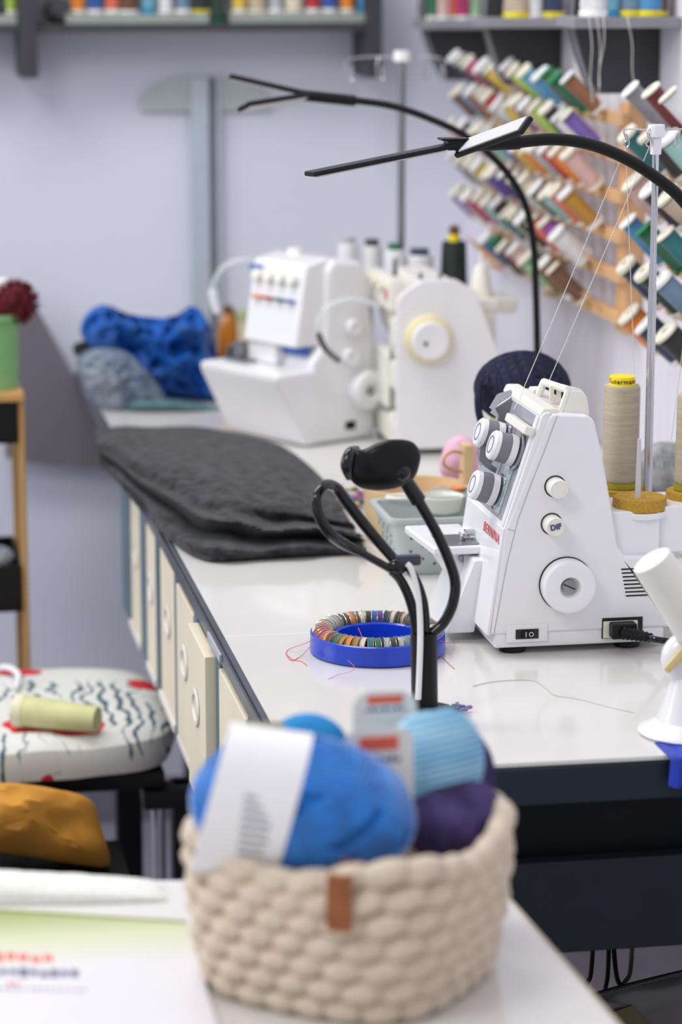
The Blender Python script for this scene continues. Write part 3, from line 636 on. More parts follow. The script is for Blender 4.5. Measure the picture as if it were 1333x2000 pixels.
for k in range(4):
    yk = .028+k*.024
    B(MA).cyl((-.004, yk, .213), (-.016, yk, .217), .0085, .0078, 20, .001).build('tension_dial', PLASTW, ma)
for k, c in enumerate(['blue', 'green', 'red', 'orange']):
    yk = .028+k*.023
    B(MA).box(-.0185, -.014, yk-.008, yk+.008, .186, .190).build('colour_mark', tm(c), ma)
B(MA).box(-.0135, -.005, .098, .116, .222, .228).build('badge', mat('pale_blue_badge', (92, 130, 196), .4), ma)
def wheel(M, x, z, r, ln, m, nm='handwheel', par=None, y=0):
    Mx = M @ frame((x, y, z), (1, 0, 0), (0, -1, 0))
    return B(Mx).lathe([(r*1.0, 0), (r, ln*.7), (r*.92, ln), (r*.55, ln*1.02), (r*.4, ln*.8), (.0004, ln*.8)], None, 36).build(nm, m, par)
h = wheel(MA, .085, .066, .026, .018, PLAST, par=ma); B(MA @ frame((.085, -.0145, .066), (1, 0, 0), (0, -1, 0))).lathe([(.006, 0), (.006, .002), (.0004, .002)], None, 20).build('wheel_screw', STEEL, h)
wheel(MA, .065, .150, .011, .010, PLAST, 'knob', ma); wheel(MA, .060, .112, .012, .010, PLAST, 'knob', ma)
q = MA @ V((.06, -.0006, .022)); B(MA).box(.055, .072, -.0015, .002, .015, .026, .001).build('socket', BLACK, ma)
arc = [(527, 530), (505, 512), (475, 508), (440, 520), (420, 548), (416, 580), (425, 606)]
B().tube([atY(x, y, 3.60) for x, y in arc], .0042, 10, sub=5).build('bent_arm', CLEAR, ma)
B().tube([atY(x, y, 3.60) for x, y in ((416, 565), (418, 585), (425, 610))], .0058, 12, sub=2).build('arm_tip', PLAST, ma)
arc = [(740, 600), (700, 585), (665, 588), (635, 605), (620, 635), (628, 668), (660, 702)]
B().tube([atY(x, y, 3.33) for x, y in arc], .0034, 10, sub=5).build('bent_arm', CLEAR, ma)
B().tube([atY(x, y, 3.33) for x, y in ((622, 650), (635, 680), (664, 706))], .0042, 12, sub=2).build('arm_tip', STEEL, ma)
B(MA).cyl((.04, .085, .235), (.04, .085, .248), .012, .010, 20, .001).build('top_knob', PLASTW, ma)
# machine B
SB = 3.34
def bp_(x, y): p = atY(x, y, SB); return (p.x, p.z)
mb = thing('overlock_machine', 'older white overlock machine with a yellowed handwheel in the middle', 'sewing machine', (.73, SB+.1, .75))
pg = [bp_(777, 885), bp_(777, 590), bp_(788, 572), bp_(826, 548), bp_(892, 546), bp_(932, 570), bp_(975, 690), bp_(1000, 820)]
pg[0] = (pg[0][0], .757); pg.append((pg[-1][0], .757))
B().prism(pg, 'y', SB, SB+.014, .003).build('side_cover', PLAST, mb)
pg2 = [(x+(.004 if i < 3 else 0), z-.003) for i, (x, z) in enumerate(pg)]
B().prism([(pg[0][0]+.03, .757), (pg[0][0]+.03, .87), (pg[0][0]+.012, .90), (pg[0][0]+.006, .935), pg2[3], pg2[4], pg2[5], pg2[6], pg2[7], (pg2[7][0], .757)], 'y', SB+.014, SB+.18, .003).build('body', PLASTW, mb)
X0 = pg[0][0]
B().box(X0+.000, X0+.04, SB+.014, SB+.18, .757, .79, .004).build('base_plate', PLASTW, mb)
for k, (yk, z0, z1) in enumerate(((.03, .885, .925), (.03, .83, .868), (.04, .775, .80))):
    B().box(X0-.002+k*.0, X0+.03, SB+yk-.012, SB+yk+.02, z0, z1, .006).build('front_guard', PLASTW, mb)
B().box(X0+.004, X0+.007, SB+.025, SB+.030, .78, .89, .0008).box(X0+.000, X0+.003, SB+.05, SB+.053, .80, .88, .0008).build('needle_bar', STEEL, mb)
B().box(X0-.003, X0+.028, SB+.06, SB+.15, .80, .875, .006).build('looper_cover', PLASTW, mb)
B().box(X0-.006, X0+.012, SB+.03, SB+.17, .93, .972, .005).build('head_panel', PLASTW, mb)
q = atY(763, 573, SB+.02); B().box(X0-.0072, X0-.0055, SB+.04, SB+.052, .945, .957).build('red_badge', RED, mb)
for (yk, zk) in ((.05, .968), (.09, .97), (.13, .97)): B().cyl((X0-.004, SB+yk, zk-.008), (X0-.016, SB+yk, zk-.004), .008, .007, 18, .001).build('tension_dial', CREAM, mb)
for (x, y) in ((822, 548), (772, 520), (860, 548)):
    q = atY(x, y, SB+.04); B().cyl((q.x, SB+.04, q.z-.012), (q.x, SB+.04, q.z+.010), .004, .0028, 12, .001).build('thread_guide', STEEL, mb)
for (x, yy) in ((X0+.015, SB+.02), (X0+.14, SB+.02), (X0+.015, SB+.16), (X0+.12, SB+.16)): B().cyl((x, yy, .7502), (x, yy, .7575), .010, None, 18).build('rubber_foot', BLACK, mb)
a = atY(836, 662, SB); Mw = frame(a, (1, 0, 0), (0, -1, 0))
B(Mw).lathe([(.030, 0), (.031, .004), (.0295, .013), (.026, .015), (.020, .015)], None, 44).build('handwheel', mat('yellowed_plastic', (230, 218, 172), .4, var=.04), mb)
B(Mw).lathe([(.0245, .012), (.0245, .020), (.022, .022), (.0004, .021)], None, 40).build('wheel_face', PLAST, mb)
B(Mw).lathe([(.0028, 0), (.0028, .0005), (.0002, .0005)], None, 14).build('x', BLK, mb) if False else None
B(Mw @ Matrix.Translation((-.007, -.003, .0212))).lathe([(.0027, -.001), (.0027, .0012), (.0003, .0012)], None, 14).build('wheel_screw', BLK, mb)
# spool stand of machine B with telescopic pole
pz_ = .955
B().box(X0+.02, X0+.20, SB+.182, SB+.25, .905, .925, .003).build('spool_stand', PLASTW, mb)
B().box(X0+.04, X0+.17, SB+.178, SB+.2, .76, .905, .003).build('stand_support', PLASTW, mb)
PY = SB+.235
pt = atY(785, 120, PY)
B().tube([V((pt.x, PY, .925)), V((pt.x, PY, pt.z))], .0052, 12, sub=1).build('thread_pole', STEEL, mb)
B().cyl((pt.x, PY, pt.z), (pt.x, PY, pt.z+.014), .0115, .011, 20, .001).build('pole_cap', PLAST, mb)
for dx in (-.072, -.032, .030, .052):
    B().tube([V((pt.x, PY, pt.z+.006)), V((pt.x+dx, PY-.004, pt.z+.004)), V((pt.x+dx, PY-.004, pt.z-.022)), V((pt.x+dx+.006, PY-.004, pt.z-.022)), V((pt.x+dx+.004, PY-.004, pt.z-.006))], .0011, 6, sub=3).build('wire_hook', CHROME, mb)
WTH = mat('white_thread', (238, 238, 242), .55, var=.03, wave=300)
for i, (px, py, cap, nm, Yc) in enumerate(((680, 462, 'silver', 'tallest white thread cone with grey top, leftmost above the far machines', 3.64), (727, 466, 'charcoal', 'white thread cone with dark top, second from left above the far machines', 3.64), (772, 474, 'green', 'white thread cone with green top beside the tall steel pole', PY-.02), (820, 484, 'navy blue', 'squat white thread cone with navy top, rightmost above the middle machine', PY-.02))):
    p = atY(px, py, Yc); h_ = p.z-.009-.926
    if i < 2: h_ = p.z-.009-.926
    cone('thread_cone', nm, (p.x, Yc, .9256), .0165 if i != 3 else .0195, .0135 if i != 3 else .018, h_, WTH, tm(cap), WHITE, None, 'white cones above the far machines')
# stand carrying the two left cones belongs to machine A
p = atY(700, 470, 3.64)
B().box(p.x-.04, p.x+.035, 3.615, 3.67, .905, .9252, .003).box(p.x-.02, p.x+.02, 3.63, 3.655, .7504, .905, .002).build('spool_stand', PLASTW, ma)
# dark green cone and white cone holder on the right of machine B
p = atY(935, 548, SB+.12)
ax = V((.16, 0, 1)).normalized()
gr = thing('thread_cone', 'dark green thread cone with a yellow tip behind the middle overlock machine', 'thread cone', (p.x, SB+.215, .9256))
Mx = frame((p.x-.012, SB+.215, .9256), (1, 0, 0), (0, 0, 1))
hgt = atY(935, 470, SB+.215).z-.9256
B(Mx).lathe([(.0185, 0), (.019, .004), (.0165, hgt-.004), (.0150, hgt), (.003, hgt)], None, 28).build('thread', mat('bottle_green_thread', (16, 34, 32), .6, wave=300), gr)
B(Mx).lathe([(.008, hgt), (.008, hgt+.009), (.003, hgt+.009)], None, 20).build('cone_top', mat('yellow_cap', (250, 222, 20), .35), gr)
B(Mx).ball((0, 0, hgt+.015), (.008, .008, .0075), 14, 8).build('bobble', tm('brown'), gr)
p = atY(940, 570, SB+.06)
B().lathe([(.016, 0), (.0155, .004), (.0085, .040), (.0025, .042), (.0015, .058), (.0004, .058)], Matrix.Translation((p.x, SB+.06, p.z-.006)), 24).build('cone_holder', PLASTW, mb)
B().box(X0+.10, p.x+.02, SB+.04, SB+.09, p.z-.022, p.z-.006, .003).build('side_arm', PLASTW, mb)
# ================================================================== SOFT GOODS ON THE TABLE
GREYCL = mat('charcoal_wool_cloth', (64, 64, 70), .95, var=.35, sc=70, bump=1.0, sheen=.1, c2=(28, 28, 32), spec=.2)
far = [(186, 838), (240, 832), (300, 834), (385, 833), (470, 848), (545, 868), (600, 905), (645, 950)]
near = [(196, 905), (235, 945), (272, 990), (325, 1045), (400, 1088), (500, 1086), (600, 1080), (716, 1075)]
def cr(arr, t):
    n = len(arr)-1; x = t*n; i = min(int(x), n-1); f = x-i; g = lambda k: V(arr[max(0, min(n, k))]).to_3d() if False else V((arr[max(0, min(n, k))][0], arr[max(0, min(n, k))][1]))
    p0, p1, p2, p3 = g(i-1), g(i), g(i+1), g(i+2)
    return .5*((2*p1)+(p2-p0)*f+(2*p0-5*p1+4*p2-p3)*f*f+(3*p1-p0-3*p2+p3)*f**3)
def gc(u, v):
    a, b = cr(far, u), cr(near, u)
    p = a.lerp(b, v)
    hz = .755+.020*(1-v)**.7+.028*math.sin(math.pi*min(1, v*1.15))*(.4+.6*math.sin(math.pi*min(1, u*1.05)))
    n1 = noise.noise(V((u*7, v*6, 3)))
    fold = max(0, v-.5)/.5
    hz += .004*n1*(1-abs(2*v-1)**4)+fold*(.021*math.sin(v*24-u*4+3*noise.noise(V((u*6, v*4, 1)))))*math.sin(math.pi*min(1, (v-.5)*2 if v > .5 else 0))
    hz = max(hz, .7535)
    q = atZ(p.x, p.y, hz)
    if v > .99: q.z = .7528
    return q
tag(B().grid(gc, 70, 60, .0025).build('folded_cloth', GREYCL, ang=80), 'charcoal wool cloth folded on the white table top', 'fabric')
# second layer fold along the near edge
def gc2(u, v):
    a = cr([(300, 1000), (380, 1030), (480, 1025), (560, 1010), (640, 985), (690, 985)], u); b = cr([(330, 1046), (405, 1084), (490, 1082), (570, 1076), (640, 1070), (712, 1066)], u)
    p = a.lerp(b, v); hz = .756+.022*math.sin(math.pi*v)*(.6+.5*math.sin(u*9))+.006*noise.noise(V((u*8, v*5, 0)))
    return atZ(p.x, p.y, hz)
# blue bag
BLUEF = mat('royal_blue_fabric', (24, 100, 192), .6, var=.25, sc=18, bump=.2)
def outl(pts, Y): return [atY(x, y, Y) for x, y in pts]
ob = [(157, 642), (170, 612), (198, 597), (235, 612), (290, 622), (340, 618), (372, 600), (402, 622), (418, 670), (428, 720), (440, 770), (442, 803), (405, 804), (360, 782), (300, 780), (250, 775), (228, 735), (205, 700), (172, 672)]
bag = B().pillow(outl(ob, 3.86), .080, (0, -1, .25), .028, 26, 22, 8, 5, zmin=.7506).build('fabric_bag', BLUEF, ang=80)
tag(bag, 'crumpled royal blue fabric bag heaped at the far end of the table', 'bag')
ob = [(150, 700), (190, 680), (250, 690), (300, 740), (330, 785), (330, 800), (240, 800), (185, 795), (160, 750)]
o = B().pillow(outl(ob, 3.75), .022, (0, -1, .2), .008, 45, 12, 6, 9, zmin=.7506).build('plastic_bag', mat('clear_bag_film', (150, 164, 182), .2, var=.3, sc=40, alpha=.6)); tag(o, 'clear plastic bag squashed under the royal blue bag', 'bag')
ob = [(145, 672), (185, 664), (200, 680), (196, 698), (150, 696)]
o = B().pillow(outl(ob, 3.88), .02, (0, -1, .2), .003, 30, 6, 4, 2).build('black_pouch', mat('black_cloth', (24, 26, 32), .8)); tag(o, 'small black pouch peeking out left of the royal blue bag', 'pouch')
ob = [(250, 782), (330, 778), (400, 790), (438, 798), (440, 808), (380, 806), (300, 804), (255, 800)]
o = B().pillow(outl(ob, 3.74), .025, (0, -1, .2), .003, 30, 6, 4, 2).build('plastic_wrap', mat('teal_film', (92, 132, 140), .25, var=.15, alpha=.8)); tag(o, 'flat teal plastic wrap under the front of the royal blue bag', 'plastic wrap')
# amber bottle + cream box
p = atZ(446, 700, .75); Yq = 3.95; p = atY(446, 690, Yq)
bo = thing('spray_bottle', 'amber bottle standing between the blue bag and the cream box', 'bottle', (p.x, Yq, .75))
zt_ = atY(446, 604, Yq).z
B().lathe([(.013, 0), (.0165, .003), (.0165, zt_-.785), (.012, zt_-.765), (.008, zt_-.756), (.003, zt_-.756)], Matrix.Translation((p.x, Yq, .7503)), 24).build('bottle_body', mat('amber_glass', (196, 120, 26), .2, var=.15, coat=.4), bo)
B().cyl((p.x, Yq, zt_-.006), (p.x, Yq, zt_+.006), .009, .008, 18, .001).build('bottle_cap', tm('brown'), bo)
a, b = atY(466, 650, 3.92), atY(530, 612, 3.92)
o = thing('product_box', 'cream printed box standing behind the far overlock machine', 'box', ((a.x+b.x)/2, 3.94, .75))
B().box(a.x, b.x, 3.92, 3.97, .7503, b.z, .0015).build('box_body', mat('cream_card', (222, 206, 170), .6, var=.08), o)
B().box(a.x-.0003, b.x+.0003, 3.9195, 3.9705, b.z-.012, b.z+.0006, .001).build('box_lid', mat('sage_card', (176, 184, 140), .6), o)
B().lathe([(.010, 0), (.010, .0005), (.007, .0005), (.007, 0)], frame(((a.x+b.x)/2+.004, 3.9198, b.z-.035), (1, 0, 0), (0, -1, 0)), 24, loop=True).build('round_print', mat('brown_print', (140, 120, 90), .6), o)
# ------------------------------------------------------------------ yarn ball
def yarn(bb, c, r, rs=.003, groups=9, per=7, seed=1, q=None, nseg=28):
    rd = random.Random(seed); c = V(c); r = (r, r, r) if not isinstance(r, (tuple, list)) else r; q = q or Matrix()
    bb.ball(c, tuple(x*.95 for x in r), 24, 14, q)
    for g in range(groups):
        n = V((rd.uniform(-1, 1), rd.uniform(-1, 1), rd.uniform(-.7, .7))).normalized(); u = n.orthogonal().normalized(); v = n.cross(u); off0 = rd.uniform(-.3, .3)
        for k in range(per):
            d = off0+(k-per/2)*rs*1.7/max(r); 
            if abs(d) > .9: continue
            k_ = math.sqrt(1-d*d)*(1+.010*g/groups)
            pts = []
            for j in range(nseg):
                a = 2*math.pi*j/nseg; s3 = (n*d+(u*math.cos(a)+v*math.sin(a))*k_)
                pts.append(c+q @ V((s3.x*r[0], s3.y*r[1], s3.z*r[2])))
            bb.tube(pts, rs, 5, loop=True, sub=1)
    return bb
NAVY = mat('navy_tshirt_yarn', (8, 18, 58), .8, var=.3, sc=60, bump=.4)
p = atY(1021, 757, 2.72)
nb = thing('yarn_ball', 'navy blue chunky yarn ball behind the front overlock machine', 'yarn ball', (p.x, 2.72, p.z-.04))
yarn(B(), p, (.045, .040, .033), .0062, 7, 5, 3).build('yarn', NAVY, nb)
B().tube([atY(938, 745, 2.70), atY(934, 780, 2.69), atY(938, 815, 2.69), atY(950, 840, 2.69)], .004, 8).build('loose_strand', NAVY, nb)
jr = thing('jar', 'tall cream and green card tube carrying the navy yarn ball', 'jar', (p.x-.005, 2.72, .75))
B().lathe([(.026, 0), (.028, .001), (.028, p.z-.026-.7505), (.026, p.z-.025-.7505), (.003, p.z-.025-.7505)], Matrix.Translation((p.x-.005, 2.72, .7503)), 32).build('jar_body', mat('cream_green_card', (226, 220, 176), .5, var=.1, sc=25, c2=(196, 208, 120)), jr)
GRY = mat('grey_yarn', (168, 170, 172), .85, var=.25, sc=60, bump=.4)
p = atY(1303, 915, 2.75)
gy = thing('yarn_ball', 'light grey chunky yarn ball behind the chrome pole at the right edge', 'yarn ball', (p.x, 2.75, p.z-.025))
yarn(B(), p, (.032, .03, .026), .003, 7, 6, 8).build('yarn', GRY, gy)
ct = thing('cardboard_box', 'plain white box under the light grey yarn ball', 'box', (p.x, 2.75, .75))
B().box(p.x-.03, p.x+.035, 2.72, 2.78, .7503, p.z-.0262, .001).build('box_body', PAPER, ct)
# ------------------------------------------------------------------ wooden tub, pink pincushion, beads
p = atZ(812, 1050); tx, ty = atY(812, 1050, 2.86).x, 2.86
tt = thing('wooden_tub', 'round light wooden tub with an upright handle behind the grey basket', 'tub', (tx, ty, .75))
hz = atY(812, 948, ty).z-.75; rT = .058
B().lathe([(rT*.94, 0), (rT, hz), (rT*.94, hz), (rT*.88, .004), (.0005, .004), (.0005, 0)], Matrix.Translation((tx, ty, .7503)), 48).build('tub_wall', WOODL, tt)
a = atY(912, 940, ty); zh = atY(912, 866, ty).z
B().box(a.x-.006, a.x+.006, ty-.012, ty+.012, .7503+hz*.5, zh, .002).build('tub_handle', WOODL, tt)
B().tube([atY(905, 885, ty), atY(885, 882, ty-.01), atY(870, 892, ty-.02), atY(868, 908, ty-.02), atY(885, 918, ty-.01), atY(908, 922, ty)], .0016, 8, sub=5).build('handle_ring', OAK, tt)
pk = [(862, 925), (866, 880), (885, 855), (910, 852), (932, 870), (936, 905), (930, 950), (900, 960)]
o = B().pillow(outl(pk, ty+.075), .018, (0, -1, .2), .003, 30, 8, 5, 4).build('pink_cloth', mat('pink_cotton', (232, 182, 206), .8, var=.08)); 
tag(o, 'pale pink cloth bundle behind the wooden tub handle', 'cloth')
q = atY(880, 925, ty+.075); 
o = thing('storage_box', 'pink lidded box under the pink cloth bundle', 'box', (q.x, ty+.085, .75))
B().box(q.x-.010, q.x+.030, ty+.062, ty+.105, .7503, q.z-.020, .002).build('box_body', mat('rose_plastic', (206, 130, 160), .5), o)
bc = ['red', 'yellow', 'green', 'violet', 'orange', 'white', 'magenta', 'sky blue']
base = atZ(683, 985)
bd = B()
for k in range(90):
    r_ = .0035; px_ = base.x+random.gauss(0, .010); py_ = base.y+random.gauss(0, .018); bd.ball((px_, py_, .7503+r_+random.random()*.010), r_, 8, 5)
me_o = bd.build('beads', [tm(c) for c in bc])
for i, f in enumerate(me_o.data.polygons): f.material_index = (i//34) % len(bc)
tag(me_o, 'small heap of multicoloured beads left of the wooden tub', 'beads'); me_o['kind'] = 'stuff'
# ------------------------------------------------------------------ perforated grey basket
GB = mat('grey_green_plastic', (176, 186, 184), .45, var=.03)
zb_, ztop = .7503, .7503+.062
c0 = atZ(765, 1015, ztop); c1 = atZ(738, 965, ztop); 
x0, y0 = c0.x, c0.y; y1 = y0+.105; x1 = x0+.115
gb = thing('storage_basket', 'pale grey-green perforated plastic basket left of the front overlock machine', 'basket', ((x0+x1)/2, (y0+y1)/2, .75))
def rect(x0, x1, y0, y1, z, rr=.012, n=5):
    out = []
    for cx, cy, a0 in ((x1-rr, y1-rr, 0), (x0+rr, y1-rr, 90), (x0+rr, y0+rr, 180), (x1-rr, y0+rr, 270)):
        for k in range(n+1): a = R(a0+90*k/n); out.append(V((cx+rr*math.cos(a), cy+rr*math.sin(a), z)))
    return out
tp_ = .014
B().loft([rect(x0+tp_, x1-tp_, y0+tp_, y1-tp_, zb_), rect(x0, x1, y0, y1, ztop-.004), rect(x0-.004, x1+.004, y0-.004, y1+.004, ztop-.004), rect(x0-.004, x1+.004, y0-.004, y1+.004, ztop), rect(x0+.002, x1-.002, y0+.002, y1-.002, ztop), rect(x0+tp_+.002, x1-tp_-.002, y0+tp_+.002, y1-tp_-.002, zb_+.003)]).build('basket_wall', GB, gb)
Hm = ztop-.004-zb_
for i in range(7):
    for j in range(3):
        fz_ = .2+.25*j+(.1 if i % 2 else 0); z_ = zb_+Hm*fz_; inset = tp_*(1-fz_)
        B().ball((x0+.022+i*.013, y0+inset-.0001, z_), (.0016, .0006, .0016), 10, 6).build('hole', BLK, gb)
        B().ball((x0+inset-.0001, y0+.022+i*.011, z_), (.0006, .0016, .0016), 10, 6).build('hole', BLK, gb)
cq = atZ(862, 1000, zb_+.046)
cu = thing('ladle_cup', 'white plastic cup with a looped handle inside the grey-green basket', 'cup', (cq.x, cq.y, zb_+.03))
B().lathe([(.010, 0), (.020, .004), (.0245, .020), (.0235, .0205), (.018, .006), (.0004, .005)], Matrix.Translation((cq.x, cq.y, ztop-.018)), 36).build('bowl', PLASTW, cu)
B().tube([V((cq.x-.020+.0*k, cq.y, ztop-.002)) + V((-.022-.018*math.cos(a), .010*math.sin(a)+.0, .004)) for k, a in enumerate([R(20+32*i) for i in range(11)])], .0022, 8, sub=2).build('loop_handle', PLASTW, cu)
q = V((cq.x+.04, cq.y+.03, ztop+.0))
o = B().ball((q.x-.004, q.y, ztop-.004), (.018, .014, .010), 20, 10).ball((q.x-.03, q.y+.012, ztop-.006), (.014, .012, .009), 18, 9).build('notions_pile', mat('mixed_notions', (206, 204, 196), .5, var=.3, sc=60)); tag(o, 'pale notions heaped at the back of the grey-green basket', 'notions')
o = B().lathe([(.006, 0), (.0085, .001), (.0085, .003), (.006, .004)], Matrix.Translation((q.x-.016, q.y-.006, ztop+.003)), 20).build('clip', tm('orange')); tag(o, 'small orange clip on top of the pale notions in the basket', 'clip')
for k in range(8):
    pass
# ------------------------------------------------------------------ blue bobbin ring
rc = atZ(738, 1272); RO, RI = .0628, .0395
rg = thing('bobbin_ring', 'round royal blue bobbin saver ring on the white table', 'bobbin holder', (rc.x, rc.y, .75))
zz = .7503
B().lathe([(RO-.002, 0), (RO, .002), (RO-.0005, .0185), (RO-.002, .0195), (RO-.0035, .0185), (RO-.004, .006), (RI+.002, .006), (RI+.0015, .016), (RI, .0175), (RI-.0015, .016), (RI-.003, .002), (RI-.002, 0)], Matrix.Translation((rc.x, rc.y, zz)), 80, loop=True).build('ring', BLUEPL, rg)
B().lathe([(RI-.0032, .0004), (RI-.0032, .0022), (.0005, .0022), (.0005, .0004)], Matrix.Translation((rc.x, rc.y, zz)), 60, loop=True).build('inner_floor', BLUEPL, rg)
bcol = ['red', 'dark red', 'red', 'magenta', 'orange', 'dark red', 'green', 'gold', 'orange', 'gold', 'cream', 'teal', 'green', 'silver', 'dark brown', 'silver', 'steel blue', 'blue', 'white', 'sky blue', 'silver', 'black', 'brown', 'gold', 'cream', 'dark brown', 'navy blue', 'black', 'silver', 'dark red', 'grey', 'brown', 'charcoal', 'beige', 'black', 'cream', 'navy blue', 'purple', 'blue', 'black', 'cream', 'brown', 'orange', 'dark brown', 'black', 'grey', 'silver', 'mint', 'grey', 'beige', 'coral']
NB = len(bcol); rm = (RO+RI)/2
first = None
def place_word(a):
    a %= 360
    return ['right', 'back right', 'back', 'back left', 'left', 'front left', 'front', 'front right'][int((a+22.5)//45) % 8]
for i, c in enumerate(bcol):
    a = R(175+i*360/NB)
    if first is None:
        t = thing('bobbin', 'x', 'bobbin', (0, 0, 0))
        B().lathe([(.0025, -.0028), (.0098, -.0028), (.0100, -.0026), (.0098, -.0024), (.0030, -.0023), (.0030, .0023), (.0098, .0024), (.0100, .0026), (.0098, .0028), (.0025, .0028)], None, 22, loop=True).build('bobbin_case', mat('bobbin_steel', (214, 204, 186), .22, .85, var=.03), t)
        B().lathe([(.0032, -.0022), (.0092, -.0021), (.0092, .0021), (.0032, .0022)], None, 20, loop=True).build('thread', tm('red'), t)
        first = t; r_ = t; kids = list(t.children)
        for k in kids: k.material_slots[0].link = 'OBJECT'
    else:
        r_ = first.copy(); COL.objects.link(r_); kids = []
        for ch in first.children: k = ch.copy(); COL.objects.link(k); k.parent = r_; kids.append(k)
    r_.location = (rc.x+rm*math.cos(a), rc.y+rm*math.sin(a), zz+.0163)
    r_.rotation_mode = 'QUATERNION'; r_.rotation_quaternion = V((-math.sin(a)+random.uniform(-.12, .12), math.cos(a)+random.uniform(-.12, .12), random.uniform(-.12, .12))).to_track_quat('Z', 'Y')
    for k in kids:
        k.material_slots[0].link = 'OBJECT'
        k.material_slots[0].material = tm(c) if k.name.startswith('thread') else mat('bobbin_steel', (0, 0, 0))
    r_['label'] = '%s bobbin in the blue ring at its %s, between %s and %s ones' % (c, place_word(math.degrees(a)), bcol[i-1], bcol[(i+1) % NB]); r_['group'] = 'bobbins in the blue ring'
def loose(pts, z, m, label, r=.00032):
    P = [atZ(x, y, z if not isinstance(z, list) else z[i]) for i, (x, y) in enumerate(pts)]
    return tag(B().tube(P, r, 5, sub=6).build('loose_thread', m), label, 'thread')
cr_ = mat('coral_strand', (216, 96, 84), .7); bkst = mat('dark_strand', (70, 40, 40), .7)
loose([(622, 1240), (600, 1255), (565, 1268), (560, 1278), (570, 1290), (590, 1280), (607, 1262)], [.769, .763, .7513, .7508, .7508, .752, .768], cr_, 'coral thread tangle at the left of the blue ring')
loose([(558, 1276), (572, 1288), (590, 1292), (600, 1300)], .7508, cr_, 'short coral thread end lying left of the blue ring')
loose([(680, 1290), (692, 1302), (685, 1312), (660, 1318), (642, 1326)], [.769, .762, .757, .752, .7508], mat('pink_strand', (222, 140, 160), .7), 'pink thread hanging over the front of the blue ring')
loose([(700, 1226), (706, 1240), (708, 1252)], [.772, .771, .765], cr_, 'coral thread tail over the back of the blue ring')
loose([(650, 1255), (670, 1262), (684, 1276), (700, 1280), (735, 1275), (770, 1282)], .7535, THR, 'white thread lying inside the blue ring')
loose([(790, 1224), (800, 1219), (820, 1218), (835, 1228)], [.772, .777, .776, .770], bkst, 'dark brown thread arching at the back of the ring')
loose([(856, 1250), (875, 1256), (888, 1253)], [.768, .762, .7508], cr_, 'short coral thread right of the blue ring')
loose([(864, 1283), (876, 1295), (888, 1306)], .7508, cr_, 'coral thread end lying right front of the ring')
loose([(924, 1340), (960, 1332), (1010, 1328), (1045, 1330), (1068, 1345), (1085, 1358), (1130, 1365), (1180, 1378), (1240, 1392)], .7507, mat('pale_strand', (206, 198, 190), .7), 'long pale thread lying across the table in front of the overlock machine', .00035)
# small crystal-like clip
p = atZ(892, 1392)
sc_ = B()
for k in range(14):
    a = random.random()*6.28; rr = random.random()*.010
    M = Matrix.Translation((p.x+rr*math.cos(a)*1.1, p.y+rr*math.sin(a), .7535+random.random()*.002)) @ Matrix.Rotation(random.random()*3, 4, 'Z') @ Matrix.Rotation(random.uniform(-.4, .4), 4, 'X')
    B0 = B(M); B0.box(-.004, .004, -.0015, .0015, -.0012, .0012, .0004); me = bpy.data.meshes.new('t'); B0.bm.to_mesh(me); sc_.bm.from_mesh(me); bpy.data.meshes.remove(me)
tag(sc_.build('hair_clip', mat('lilac_crystal', (118, 112, 172), .15, var=.5, sc=200, c2=(40, 40, 80), coat=.5)), 'small glittering lilac clip on the table behind the yarn basket', 'clip')
# ================================================================== BLACK TUBE STAND
def c7(x, y): return (x/3.174+540, y/3.174+830)
YS = 2.20
bs_ = atZ(830, 1405)
YS = bs_.y
st = thing('phone_holder', 'gloss black bent-tube stand with a saddle-shaped pad behind the yarn basket', 'stand', (bs_.x, YS, .75))
def T(x, y, dY=0): return atY(*c7(x, y), YS+dY)
tpost = T(915, 1290)
B().cyl((bs_.x, YS, .7503), (bs_.x, YS, .7585), .030, .028, 40, .002).build('base', BLACK, st)
B().cyl((bs_.x, YS, .758), (tpost.x, YS, tpost.z), .0112, .0112, 28, .001).build('post', BLACK, st)
lp = [T(870, 1290), T(855, 1180), T(820, 1060), T(770, 960), T(720, 905)]
B().tube(lp, .0042, 12, sub=6).build('arm', BLACKG, st)
lp = [T(930, 1290), T(920, 1130), T(885, 1000), T(830, 900), T(760, 860)]
B().tube(lp, .0036, 12, sub=6).build('arm', BLACKG, st)
lo = [T(720, 900), T(640, 855), T(540, 800), T(440, 750), T(340, 680, -.01), T(270, 570, -.012), T(250, 450, -.01), T(300, 375), T(365, 385, .01), T(440, 480, .012), T(540, 610, .012), T(640, 730, .01), T(745, 850, .004)]
B().tube(lo, [.0034]*3+[.0044, .0048, .0048, .0046, .0044, .0046, .005, .005, .0048, .0044], 12, sub=6).build('loop_arm', BLACKG, st)
q = T(750, 880); B().ball(q, (.0085, .006, .0075), 18, 10).build('joint', BLACKG, st)
B().box(q.x-.002, q.x+.020, YS-.004, YS+.004, q.z+.001, q.z+.010, .002).build('joint_clip', mat('slate_plastic', (60, 58, 78), .3), st)
lr = [T(970, 1290), T(1040, 1225), T(1095, 1110), T(1110, 980), T(1075, 850), T(1010, 700), T(940, 570), T(875, 460)]
B().tube(lr, .0046, 14, sub=6).build('arm', BLACKG, st)
B().cyl(T(885, 475), T(780, 310), .0068, .0060, 20, .001).build('arm_collar', BLACKG, st)
B().tube([T(880, 1700, -.016), T(890, 1450, -.016), T(893, 1250, -.012), T(880, 1060, -.008), T(840, 900, -.006), T(810, 860, -.004)], .0026, 10, sub=6).build('white_cable', PLAST, st)
